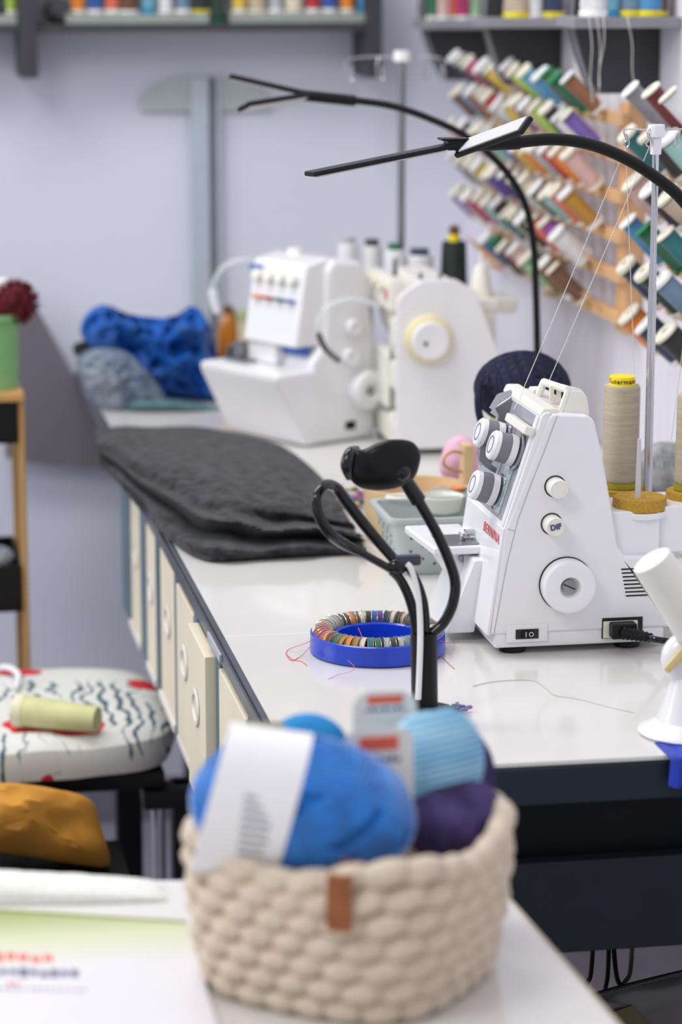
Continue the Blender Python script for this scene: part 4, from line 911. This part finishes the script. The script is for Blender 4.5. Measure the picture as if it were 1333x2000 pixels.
# saddle pad: thick curved shell
po = [(480, 150), (545, 150), (640, 105), (745, 88), (845, 105), (892, 170), (893, 225), (872, 300), (840, 345), (770, 385), (690, 402), (600, 405), (520, 390), (460, 340), (436, 270), (442, 200)]
pd = B(); op = [T(x, y, -.02) for x, y in po]
pd.pillow(op, .010, (-.15, -1, .1), .0, 1, 12, 5, rnd=True).build('pad', mat('pad_black', (5, 5, 6), .3, var=.1, spec=.3), st)
B().tube([T(455, 330, -.022), T(436, 250, -.026), T(460, 175, -.022), T(500, 150, -.01)], [.003, .0052, .005, .003], 14, sub=5).build('pad_lip', BLACKG, st)
B().ball(T(775, 290, -.022), (.0085, .008, .0085), 20, 12).build('ball_joint', BLACKG, st)
# ================================================================== FOREGROUND TABLE
e0, e1 = atZ(960, 1713), atZ(1222, 2014)
fl_, fr_ = atZ(0, 1717), atZ(950, 1712)
fyl = lambda x: fl_.y+(x-fl_.x)*(fr_.y-fl_.y)/(fr_.x-fl_.x)
far_y = fyl(.43)
dx = (e1.x-e0.x)/(e1.y-e0.y)
xe = lambda y: e0.x+(y-e0.y)*dx
ft = thing('work_table', 'white table in the foreground carrying the yarn basket', 'table', (-.1, 1.3, 0))
B().prism([(xe(.9), .9), (xe(far_y), far_y), (-.8, fyl(-.8)), (-.8, .9)], 'z', .732, .7492, .001).build('tabletop', TOP, ft)
B().prism([(xe(.9)+.0015, .9), (xe(far_y)+.0015, far_y), (xe(far_y), far_y), (xe(.9), .9)], 'z', .7325, .749, .0).build('edge_band', mat('cream_edging', (214, 198, 170), .5), ft)
for x, y in ((-.75, .95), (xe(.95)-.08, .95), (xe(1.7)-.14, 1.70), (-.75, 1.71)): B().box(x-.02, x+.02, y-.02, y+.02, 0, .732, .002).build('leg', mat('white_leg', (225, 225, 225), .4), ft)
# towel
def tw(u, v):
    x = -.35+u*(atZ(315, 1716).x+.35); h_ = .012+.0025*math.sin(u*19)+.001*noise.noise(V((u*60, v*20, 0)))
    a = math.pi*v; k = min(1, (1-u)*9)**.5
    return V((x, fyl(x)-.027+.024*math.cos(a)*(.7+.3*k), .7497+max(.0, h_*math.sin(a)**.6)*k))
tag(B().grid(tw, 120, 14, .0012).build('towel', mat('terry_towel', (238, 238, 232), .95, var=.05, sc=300, bump=1.0), ang=80), 'fluffy white towel along the far edge of the foreground table', 'towel')
# sheets
p1 = atZ(400, 1800); 
M0 = [atZ(-60, 1782, .754), atZ(365, 1808, .754), atZ(432, 2030, .754), atZ(-60, 2030, .754)]
s_ = thing('magazine', 'white booklet with a green top edge and orange print left of the basket', 'magazine', ((M0[0].x+M0[1].x)/2, (M0[0].y+M0[2].y)/2, .75))
def quad(u, v, z=0):
    a = M0[0].lerp(M0[1], u); b = M0[3].lerp(M0[2], u); p = a.lerp(b, v); p.z = .7502+z; return p
def qslab(nm, u0, u1, v0, v1, z0, z1, m, par): 
    a = [quad(u0, v0, z0), quad(u1, v0, z0), quad(u1, v1, z0), quad(u0, v1, z0)]; b = [quad(u0, v0, z1), quad(u1, v0, z1), quad(u1, v1, z1), quad(u0, v1, z1)]
    return B().loft([a, b]).build(nm, m, par)
qslab('pages', 0, 1, 0, 1, 0, .005, PAPER, s_)
mg = bpy.data.materials.new('cover_green_fade'); mg.use_nodes = True; t = mg.node_tree; b_ = t.nodes['Principled BSDF']; b_.inputs['Roughness'].default_value = .35
tc = t.nodes.new('ShaderNodeTexCoord'); sx_ = t.nodes.new('ShaderNodeSeparateXYZ'); rp = t.nodes.new('ShaderNodeValToRGB'); t.links.new(tc.outputs['Generated'], sx_.inputs[0]); t.links.new(sx_.outputs['Y'], rp.inputs[0]); t.links.new(rp.outputs[0], b_.inputs['Base Color'])
rp.color_ramp.elements[0].position = .5; rp.color_ramp.elements[0].color = lin((228, 224, 230)); rp.color_ramp.elements[1].position = .99; rp.color_ramp.elements[1].color = lin((140, 156, 64))
e = rp.color_ramp.elements.new(.74); e.color = lin((212, 216, 178))
qslab('cover', 0, 1, 0, 1, .0052, .0060, mg, s_)
qslab('cover_fold', 0, 1, -.012, .004, .0045, .0066, mat('olive_fold', (150, 160, 80), .6), s_)
def blurb(u0, u1, v0, v1, n, m, nm, amp=.3):
    b = B()
    for k in range(n):
        ua = u0+(u1-u0)*k/n; ub = u0+(u1-u0)*(k+.72)/n; va = v0+(v1-v0)*random.uniform(0, amp); vb = v1-(v1-v0)*random.uniform(0, amp)
        b.loft([[quad(ua, va, .00605), quad(ub, va, .00605), quad(ub, vb, .00605), quad(ua, vb, .00605)], [quad(ua, va, .0062), quad(ub, va, .0062), quad(ub, vb, .0062), quad(ua, vb, .0062)]])
    b.build(nm, m, s_)
blurb(.0, .38, .36, .44, 7, ORANGEP, 'orange_print'); blurb(.0, .48, .48, .56, 11, NAVPR, 'navy_print'); blurb(.16, .22, .59, .63, 2, ORANGEP, 'orange_print'); blurb(.05, .50, .64, .66, 16, GREYPR, 'grey_print')
# ================================================================== ROPE BASKET WITH YARN
bc_ = V(((atZ(350, 1900).x+atZ(975, 1925).x)/2+.010, 1.606, .7495))
ROPE = mat('cotton_rope', (222, 204, 184), .85, var=.08, sc=150, bump=.5)
bk = thing('rope_basket', 'chunky cream rope basket with a brown leather tab, full of yarn balls', 'basket', bc_)
def foot(a, s_, z):
    c, s1 = math.cos(a), math.sin(a); n = 3.2
    rr = (abs(c)**n+abs(s1)**n)**(-1/n); v = Matrix.Rotation(R(-38), 3, 'Z') @ V((rr*c*s_, rr*s1*s_, 0)); return V((bc_.x+v.x, bc_.y+v.y, z))
NR = 7; NL = 25
for k in range(NR):
    f_ = k/(NR-1); s_ = .0765+.0095*math.sin(f_*math.pi/2)**.8; z = bc_.z+.0084+k*.0142
    pts, rad = [], []; SB_ = 10; N = NL*SB_
    for j in range(N):
        t_ = (j % SB_)/SB_; a = 2*math.pi*(j/SB_+.5*(k % 2))/NL; c = foot(a, s_, z)
        zr = -.006*math.cos(4*a)*f_**3+(.004*(t_-.5) if k else 0)
        b_ = math.sin(math.pi*t_)
        pts.append(c+V((0, 0, zr))+(c-V((bc_.x, bc_.y, c.z))).normalized()*(.0022*b_)); rad.append(.0058+.0027*b_**.7)
    B().tube(pts, rad, 10, loop=True, sub=1).build('rope_coil', ROPE, bk, ang=80)
B().lathe([(.058, .0), (.060, .004), (.0005, .004), (.0005, 0)], Matrix.Translation((bc_.x, bc_.y, bc_.z+.001)), 32).build('basket_base', ROPE, bk)
inn = B(); inn.loft([[foot(2*math.pi*j/48, .070, bc_.z+.004) for j in range(48)], [foot(2*math.pi*j/48, .080, bc_.z+.088) for j in range(48)], [foot(2*math.pi*j/48, .078, bc_.z+.088) for j in range(48)], [foot(2*math.pi*j/48, .068, bc_.z+.004) for j in range(48)]], caps=False); inn.build('basket_lining', ROPE, bk)
LEA = mat('brown_leather', (150, 84, 42), .5, var=.15, sc=80, bump=.3)
# tab sits on the camera side
best = min(range(360), key=lambda d_: (lambda q: abs(q.x-atY(660, 1760, bc_.y-.085).x)+(0 if q.y < bc_.y else 9))(foot(R(d_), .093, .83)))
pT = foot(R(best), .093, 0); tdir = (foot(R(best+3), .093, 0)-foot(R(best-3), .093, 0)).normalized(); nT = V((tdir.y, -tdir.x, 0)); 
if nT.dot(pT-V((bc_.x, bc_.y, 0))) < 0: nT = -nT
zt_ = atY(660, 1712, pT.y).z; zb2 = atY(660, 1815, pT.y).z
Mt = Matrix((tdir, nT, V((0, 0, 1)))).transposed().to_4x4(); Mt.translation = V((pT.x, pT.y, 0))+nT*.004
B(Mt).box(-.008, .008, 0, .0022, zb2, zt_, .0008).box(-.008, .008, -.03, .0022, zt_-.002, zt_+.0015, .0008).build('leather_tab', LEA, bk)
def py(x, y, Y): return atY(x, y, Y)
FUZZ = mat('fuzzy_blue_yarn', (16, 124, 216), .95, var=.18, sc=70, bump=.8, sheen=.8)
# big blue skein with wide paper band
c = py(592, 1582, 1.580)
skM = Matrix.Rotation(R(-12), 4, 'Z') @ Matrix.Rotation(R(8), 4, 'Y')
sk = thing('yarn_skein', 'fuzzy bright blue yarn skein with a wide white paper band at the basket front', 'yarn skein', (c.x, c.y, c.z-.03))
b1 = B(); yarn(b1, c, (.068, .038, .045), .0026, 9, 7, 21, skM, 36); o = b1.build('yarn', FUZZ, sk)
Mb = Matrix.Translation(c) @ skM
def band(M, x0, x1, rfun, tilt=0, n=44):
    b = B(M); rings = []
    for (x, e_) in ((x0, 0), (x0, .0008), (x1, .0008), (x1, 0)):
        rings.append([V((x+tilt*math.sin(t), (rfun(x)[0]+e_)*math.cos(t), (rfun(x)[1]+e_)*math.sin(t))) for t in [2*math.pi*j/n for j in range(n)]])
    b.loft(rings, loop=True); return b
rf = lambda x: (.0402, .0472)
band(Mb, -.058, -.006, rf, .006).build('paper_band', PAPER, sk)
for k in range(9):
    zz_ = .016-k*.0052
    yy_ = -math.sqrt(max(1e-6, 1-(zz_/.0480)**2))*.0410
    wd = [.006, .009, .012, .014, .013, .014, .012, .013, .010][k]
    B(Mb).box(-.036, -.036+wd*1.3, yy_-.0006, yy_+.001, zz_-.0009, zz_+.0009).build('fine_print', GREYPR, sk)
# variegated light blue ball
c = py(838, 1508, 1.645)
lb = thing('yarn_ball', 'pale aqua and sky blue yarn ball with an upright paper label', 'yarn ball', (c.x, c.y, c.z-.04))
VAR = mat('aqua_variegated', (168, 210, 232), .8, var=.2, sc=16, c2=(92, 164, 206), bump=.2, stretch=(.4, .4, 3))
b1 = B(); yarn(b1, c, (.034, .032, .042), .0017, 0, 0, 5, None, 36)
for k in range(19):
    d = -.9+k*.1; kk = math.sqrt(1-d*d); b1.tube([c+V((.034*kk*math.cos(a)*1.01, .032*kk*math.sin(a), .042*d+.012*kk*math.cos(a+1))) for a in [2*math.pi*j/32 for j in range(32)]], .0022, 6, loop=True, sub=1)
b1.build('yarn', VAR, lb)
PUR = mat('purple_yarn', (74, 48, 112), .85, var=.3, sc=50, bump=.5, c2=(44, 36, 74))
def label_card(par, x0, y0, x1, y1, Y, rad=.006, mm=None, lean=0):
    a, b = py(x0, y1, Y), py(x1, y0, Y); w_, h_ = b.x-a.x, b.z-a.z
    pts = []
    for cx, cz, a0 in ((w_-rad, h_-rad, 0), (rad, h_-rad, 90)):
        for k in range(6): t_ = R(a0+18*k); pts.append((cx+rad*math.cos(t_), cz+rad*math.sin(t_)))
    pts += [(0, 0), (w_, 0)]
    M = Matrix.Translation((a.x, Y, a.z)) @ Matrix.Rotation(R(lean), 4, 'Y')
    L_ = B(M).prism(pts, 'y', -.0004, .0004, 0).build('paper_label', mm or LABELP, par, smooth=False)
    B(M).box(w_*.22, w_*.78, -.0009, -.0004, h_*.74, h_*.90).build('orange_print', ORANGEP, L_)
    b = B(M)
    for k in range(7): b.box(w_*(.18+.095*k), w_*(.18+.095*k+.065), -.0009, -.0004, h_*.60, h_*(.64+.03*(k % 2)))
    b.build('navy_print', NAVPR, L_)
label_card(lb, 672, 1418, 808, 1590, 1.604, .010)
c = py(828, 1522, 1.70)
pu = thing('yarn_ball', 'dark purple yarn ball at the back right of the rope basket', 'yarn ball', (c.x, c.y, c.z-.04))
b1 = B(); yarn(b1, c, (.046, .030, .044), .0028, 9, 6, 9); b1.build('yarn', PUR, pu)
label_card(pu, 690, 1345, 815, 1450, 1.668, .012)
c = py(885, 1600, 1.622)
pv = thing('yarn_ball', 'dusky violet yarn ball low at the right rim of the basket', 'yarn ball', (c.x, c.y, c.z-.03))
b1 = B(); yarn(b1, c, (.033, .028, .024), .0028, 8, 6, 15); b1.build('yarn', mat('dusky_violet_yarn', (84, 66, 124), .85, var=.3, sc=50, bump=.5, c2=(44, 34, 70)), pv)
c = py(600, 1465, 1.70)
sb = thing('yarn_ball', 'small turquoise blue yarn ball at the back left of the basket', 'yarn ball', (c.x, c.y, c.z-.03))
b1 = B(); yarn(b1, c, (.026, .024, .022), .0022, 8, 7, 31); b1.build('yarn', mat('turquoise_yarn', (30, 140, 205), .9, var=.15, sc=60, bump=.6), sb)
c = py(500, 1500, 1.70)
yb = thing('yarn_skein', 'olive-labelled blue skein standing at the back left of the basket', 'yarn skein', (c.x, c.y, c.z-.03))
b1 = B(); yarn(b1, c, (.026, .022, .024), .0022, 8, 7, 41); b1.build('yarn', mat('mid_blue_yarn', (50, 110, 180), .9, var=.15, sc=60, bump=.6), yb)
label_card(yb, 440, 1408, 562, 1530, 1.672, .008, mat('olive_label', (190, 184, 140), .6))
# ================================================================== WHITE HOLDER AT RIGHT
YH = 2.08
wh = thing('swivel_holder', 'blurred white plastic holder with a tilted tube head at the right edge', 'holder', (atY(1340, 1420, YH).x, YH, .75))
ca, cb = atY(1272, 1092, YH-.01), atY(1362, 1230, YH-.01)
B().cyl(ca, cb, .0175, .0185, 32, .003).build('tube_head', PLASTW, wh)
B().cyl(ca-(cb-ca).normalized()*.0004, ca+(cb-ca).normalized()*.001, .014, .014, 28).build('tube_end', PLAST, wh)
c = atY(1340, 1285, YH)
B().ball(c, (.021, .014, .022), 24, 14).build('swivel_joint', PLAST, wh)
c2_ = atY(1322, 1288, YH-.014)
B(Matrix.Translation(c2_) @ Matrix.Rotation(R(42), 4, 'Y')).box(-.0035, .0035, -.002, .002, -.013, .013, .0018).build('joint_inset', mat('straw_plastic', (224, 200, 140), .5), wh)
zb3 = .7503
bcx = atY(1345, 1400, YH).x
B().lathe([(.040, 0), (.042, .002), (.040, .005), (.026, .012), (.020, .030), (.014, .048), (.012, .05), (.0005, .05)], Matrix.Translation((bcx, YH, zb3)), 44).build('base', PLAST, wh)
bo_ = atY(1318, 1440, 2.03)
def bcl(u, v):
    x = bo_.x-.009+u*.05
    if v < .4: return V((x, 2.055-(2.055-2.0105)*v/.4, .7509+.0004*math.sin(u*20)))
    w_ = (v-.4)/.6
    return V((x+.004*w_*(u-.5), 2.0105-.0025*(1+math.sin(u*17))*w_**.5, .7509-w_*.030*(1-.5*abs(u-.5))))
tag(B().grid(bcl, 30, 24, .001).build('blue_cloth', mat('cobalt_cloth', (18, 60, 190), .5, var=.2, sc=60), ang=80), 'cobalt blue cloth scrap hanging over the front table edge', 'cloth')
# ================================================================== LEFT SIDE: TROLLEY, STOOL, MUSTARD CUSHION
YL = 3.45
def L(x, y, Y=YL): return atY(x, y, Y)
tr = thing('trolley', 'tall narrow trolley with a honey wood post and black trays at the left edge', 'trolley', (L(0, 1000).x, YL+.06, 0))
zt_ = L(45, 766).z
for (xa, xb, dY) in ((37, 50, 0), (37, 50, .16)): B().box(L(xa, 900).x, L(xb, 900).x, YL+dY, YL+dY+.014, 0, zt_, .002).build('post', OAK, tr)
xl = L(-200, 900).x
for (ya, yb) in ((785, 866), (1105, 1195), (1440, 1530)):
    za, zb4 = L(0, ya).z, L(0, yb).z
    B().box(xl, L(36, 900).x, YL-.004, YL+.18, zb4, zb4+.004, .001).box(xl, L(36, 900).x, YL-.004, YL, zb4, za, .001).box(xl, L(36, 900).x, YL+.176, YL+.18, zb4, za, .001).box(L(33, 900).x, L(36, 900).x, YL-.004, YL+.18, zb4, za, .0005).build('tray', BLACK, tr)
B().box(xl, L(50, 900).x, YL-.006, YL+.18, L(0, 785).z+.0005, L(0, 770).z, .001).build('top_board', OAK, tr)
gx0, gx1 = L(-60, 700).x, L(47, 700).x
zg0 = L(0, 770).z+.0006; zg1 = L(0, 622).z
gbk = thing('green_bucket', 'sage green bucket on top of the trolley', 'bucket', ((gx0+gx1)/2, YL+.05, zg0))
cx_ = (gx0+gx1)/2; rw = (gx1-gx0)/2
B().lathe([(rw*.86, 0), (rw*.96, zg1-zg0-.008), (rw*1.04, zg1-zg0-.008), (rw*1.04, zg1-zg0), (rw*.93, zg1-zg0), (rw*.84, .003), (.0005, .003), (.0005, 0)], Matrix.Translation((cx_, YL+.055, zg0)), 36).build('bucket_body', mat('sage_green', (122, 172, 112), .5, var=.05), gbk)
pm = B(); cpm = L(30, 590, YL+.05)
rd = random.Random(4)
pm.ball(cpm, .024, 20, 12)
for k in range(420):
    d_ = V((rd.gauss(0, 1), rd.gauss(0, 1), rd.gauss(0, 1))).normalized(); pm.tube([cpm+d_*.020, cpm+d_*rd.uniform(.028, .033)], [.0016, .0008], 4, sub=1)
pmo = pm.build('pompom', mat('burgundy_wool', (110, 14, 32), .9, var=.3, sc=80)); tag(pmo, 'dark burgundy pompom in the top of the sage green bucket', 'pompom')
cw = L(4, 568, YL+.09); tag(B().ball(cw, (.020, .02, .018), 18, 10).ball(cw+V((.014, 0, -.004)), .011, 12, 8).build('white_yarn', mat('white_wool', (226, 222, 226), .9, var=.1, sc=90, bump=.6)), 'white wool ball behind the burgundy pompom', 'yarn ball')
cw = L(8, 1085, YL+.06); tag(B().ball(cw+V((-.01, 0, -.002)), (.024, .022, .016), 18, 10).build('glass_jar', mat('grey_glass', (190, 196, 204), .15, var=.3, sc=40)), 'shiny grey bundle in the middle tray of the trolley', 'bundle')
# stool
sz = .50
s0, s1 = 2.985, 3.33
xr_ = .352
stl = thing('stool', 'low stool with a red, white and blue patterned cushion under the table side', 'stool', (.19, 3.15, 0))
PAT = bpy.data.materials.new('patterned_cotton'); PAT.use_nodes = True; t = PAT.node_tree; b_ = t.nodes['Principled BSDF']; b_.inputs['Roughness'].default_value = .85
tc = t.nodes.new('ShaderNodeTexCoord'); wv = t.nodes.new('ShaderNodeTexWave'); wv.inputs['Scale'].default_value = 16; wv.inputs['Distortion'].default_value = 14; wv.inputs['Detail'].default_value = 3; wv.inputs['Detail Scale'].default_value = .8
n1 = t.nodes.new('ShaderNodeTexNoise'); n1.inputs['Scale'].default_value = 9; n2 = t.nodes.new('ShaderNodeTexNoise'); n2.inputs['Scale'].default_value = 7
mpp = t.nodes.new('ShaderNodeMapping'); mpp.inputs['Location'].default_value = (3.3, 1.2, .4); t.links.new(tc.outputs['Object'], mpp.inputs[0])
for x in (wv, n1): t.links.new(tc.outputs['Object'], x.inputs['Vector'])
t.links.new(mpp.outputs[0], n2.inputs['Vector'])
r0 = t.nodes.new('ShaderNodeMath'); r0.operation = 'MULTIPLY_ADD'; r0.inputs[1].default_value = 3.0; r0.inputs[2].default_value = -1.25; t.links.new(n1.outputs['Fac'], r0.inputs[0]); r0.use_clamp = True
ra = t.nodes.new('ShaderNodeMath'); ra.operation = 'ADD'; t.links.new(r0.outputs[0], ra.inputs[0]); t.links.new(wv.outputs['Fac'], ra.inputs[1])
r1 = t.nodes.new('ShaderNodeValToRGB'); r1.color_ramp.elements[0].position = .18; r1.color_ramp.elements[0].color = lin((60, 92, 108)); r1.color_ramp.elements[1].position = .34; r1.color_ramp.elements[1].color = lin((216, 216, 212))
t.links.new(ra.outputs[0], r1.inputs[0])
r2 = t.nodes.new('ShaderNodeValToRGB'); r2.color_ramp.interpolation = 'CONSTANT'; r2.color_ramp.elements[0].color = (0, 0, 0, 1); r2.color_ramp.elements[1].position = .60; r2.color_ramp.elements[1].color = (1, 1, 1, 1); t.links.new(n2.outputs['Fac'], r2.inputs[0])
mx = t.nodes.new('ShaderNodeMix'); mx.data_type = 'RGBA'; t.links.new(r2.outputs[0], mx.inputs[0]); t.links.new(r1.outputs[0], mx.inputs[6]); mx.inputs[7].default_value = lin((206, 40, 48)); t.links.new(mx.outputs[2], b_.inputs['Base Color'])
def cush():
    b = B(); rings = []
    for z, k in ((sz-.052, .90), (sz-.048, .97), (sz-.03, 1.0), (sz-.012, .985), (sz-.003, .93), (sz, .82), (sz+.002, .5), (sz+.002, .1)):
        r = []
        for j in range(64):
            a = 2*math.pi*j/64; n_ = 3.5; q = (abs(math.cos(a))**n_+abs(math.sin(a))**n_)**(-1/n_)
            r.append(V((.17+q*math.cos(a)*.182*k, 3.157+q*math.sin(a)*.172*k, z+.003*noise.noise(V((math.cos(a)*3, math.sin(a)*3, z*20))))))
        rings.append(r)
    return b.loft(rings)
cush().build('cushion', PAT, stl)
B().box(.02, .33, 3.02, 3.29, sz-.075, sz-.053, .004).build('seat_board', BLACK, stl)
lx = atY(307, 1500, 3.03).x
B().cyl((lx, 3.03, 0), (lx, 3.03, sz-.075), .0085, .0085, 20).build('chrome_leg', CHROME, stl)
B().box(lx-.018, lx+.05, 3.012, 3.055, sz-.098, sz-.075, .003).build('leg_bracket', BLACK, stl)
for x, y in ((lx+.035, 3.05), (.03, 3.04), (.03, 3.27), (.31, 3.27)): B().box(x-.016, x+.016, y-.016, y+.016, 0, sz-.075, .002).build('leg', BLACK, stl)
# pale cone on the stool
a, b = atY(48, 1318, 3.04), atY(190, 1368, 3.00)
a.z = max(a.z, sz+.022); 
dv = (b-a).normalized()
cn = thing('thread_cone', 'pale yellow-green thread cone lying on the patterned stool cushion', 'thread cone', (a+b)/2-V((0, 0, .017)))
off = V((0, 0, (sz+.020)-(a.z+b.z)/2)); a += off; b += off
b.z = sz+.019; a.z = sz+.0215
B().tube([a, a.lerp(b, .5), b], [.0185, .0172, .0150], 28, sub=1).build('thread', mat('pale_lime_thread', (206, 204, 150), .6, var=.08, sc=30), cn)
B().cyl(a-(b-a).normalized()*.012, a+(b-a).normalized()*.001, .020, .0195, 28, .002).build('cone_base', mat('cream_flange', (222, 220, 190), .5), cn)
(B().tube([atZ(-40, 1318, sz+.006), atZ(10, 1303, sz+.010), atZ(36, 1318, sz+.014), atZ(30, 1345, sz+.006)], .004, 8, sub=5).build('thread_tail', PAPER, cn))
# mustard cushion
mu = [(-120, 1560), (-40, 1535), (40, 1532), (120, 1545), (178, 1565), (198, 1620), (214, 1690), (160, 1688), (60, 1672), (-60, 1655), (-130, 1640)]
o = B().pillow([atY(x, y, 2.86) for x, y in mu], .055, (0, -1, .5), .010, 14, 12, 5, 12, zmin=min(atY(x, y, 2.86).z for x, y in mu)-.003).build('mustard_bag', mat('mustard_canvas', (206, 142, 48), .8, var=.12, sc=20)); tag(o, 'mustard yellow canvas bag below the patterned stool at lower left', 'bag')
zmb = min((atY(x, y, 2.86).z for x, y in mu))
bxs = thing('low_bench', 'low black bench under the mustard yellow bag', 'bench', (.08, 2.86, 0))
xa_, xb_ = atY(-160, 1650, 2.86).x, atY(250, 1690, 2.86).x
B().box(xa_, xb_, 2.76, 2.96, zmb-.045, zmb-.004, .003).build('bench_top', BLACK, bxs)
for x in (xa_+.02, xb_-.02):
    for y in (2.78, 2.94): B().box(x-.012, x+.012, y-.012, y+.012, 0, zmb-.044).build('leg', BLACK, bxs)
# ================================================================== UNDER THE TABLE AT RIGHT
YU = 2.16
zf = lambda x, y: atY(x, y, YU)
pq = [(1110, 1960), (1165, 1937), (1250, 1914), (1345, 1892), (1420, 1880), (1440, 2060), (1300, 2100), (1160, 2080)]
pc_ = thing('zip_pouch', 'grey zipped pouch hanging under the table at lower right', 'pouch', (zf(1280, 2060).x, YU, zf(1280, 2060).z))
B().pillow([zf(x, y) for x, y in pq], .018, (0, -1, .3), .002, 20, 9, 5, 3).build('pouch_body', mat('grey_vinyl', (96, 92, 92), .35, var=.2, sc=14), pc_)
B().tube([zf(x, y)+V((0, -.006, 0)) for x, y in ((1110, 1958), (1165, 1936), (1250, 1913), (1345, 1890), (1415, 1878))], .0020, 8, sub=6).build('zip', BLACK, pc_)
for k in range(44):
    t_ = k/43; x = 1150+t_*210; y = 1942-t_*57
    q = zf(x, y)+V((0, -.0078, -.0002)); B().box(q.x-.0009, q.x+.0009, q.y-.0008, q.y+.0006, q.z-.0016, q.z+.0016).build('zip_tooth', mat('zip_teeth', (60, 60, 62), .4), pc_)
qq = [(1182, 1960), (1222, 1946), (1262, 1992), (1214, 2010)]
B().prism([(zf(x, y).x, zf(x, y).z) for x, y in qq], 'y', YU-.0215, YU-.019, 0).build('olive_patch', mat('olive_patch', (84, 78, 44), .6), pc_)
z5 = .536
for k, pts in enumerate([[(1160, 1860), (1155, 1900), (1145, 1925), (1130, 1990)], [(1190, 1860), (1188, 1900), (1183, 1940), (1190, 2010)], [(1195, 1860), (1205, 1905), (1222, 1935), (1245, 1990)], [(1236, 1860), (1232, 1895), (1218, 1925), (1200, 1990)]]):
    P = [atY(x, y, 2.22) for x, y in pts]; P[0].z = z5
    tag(B().tube(P, .0022, 8, sub=6).build('cable', mat('brown_cable', (96, 66, 54), .5) if k == 3 else BLACK), ['leftmost black cable hanging under the table front', 'black cable hanging straight down, second from left under the table', 'black cable slanting right under the table front', 'brown cable crossing the black ones under the table front'][k], 'cable', 'cables under the table')
pn = thing('storage_crate', 'pale lilac-grey crate standing under the table behind the cables', 'crate', (.78, 2.75, 0))
B().box(.60, .93, 2.6, 2.9, .001, .36, .004).build('crate_body', mat('lilac_grey_plastic', (176, 168, 176), .5, var=.05), pn)
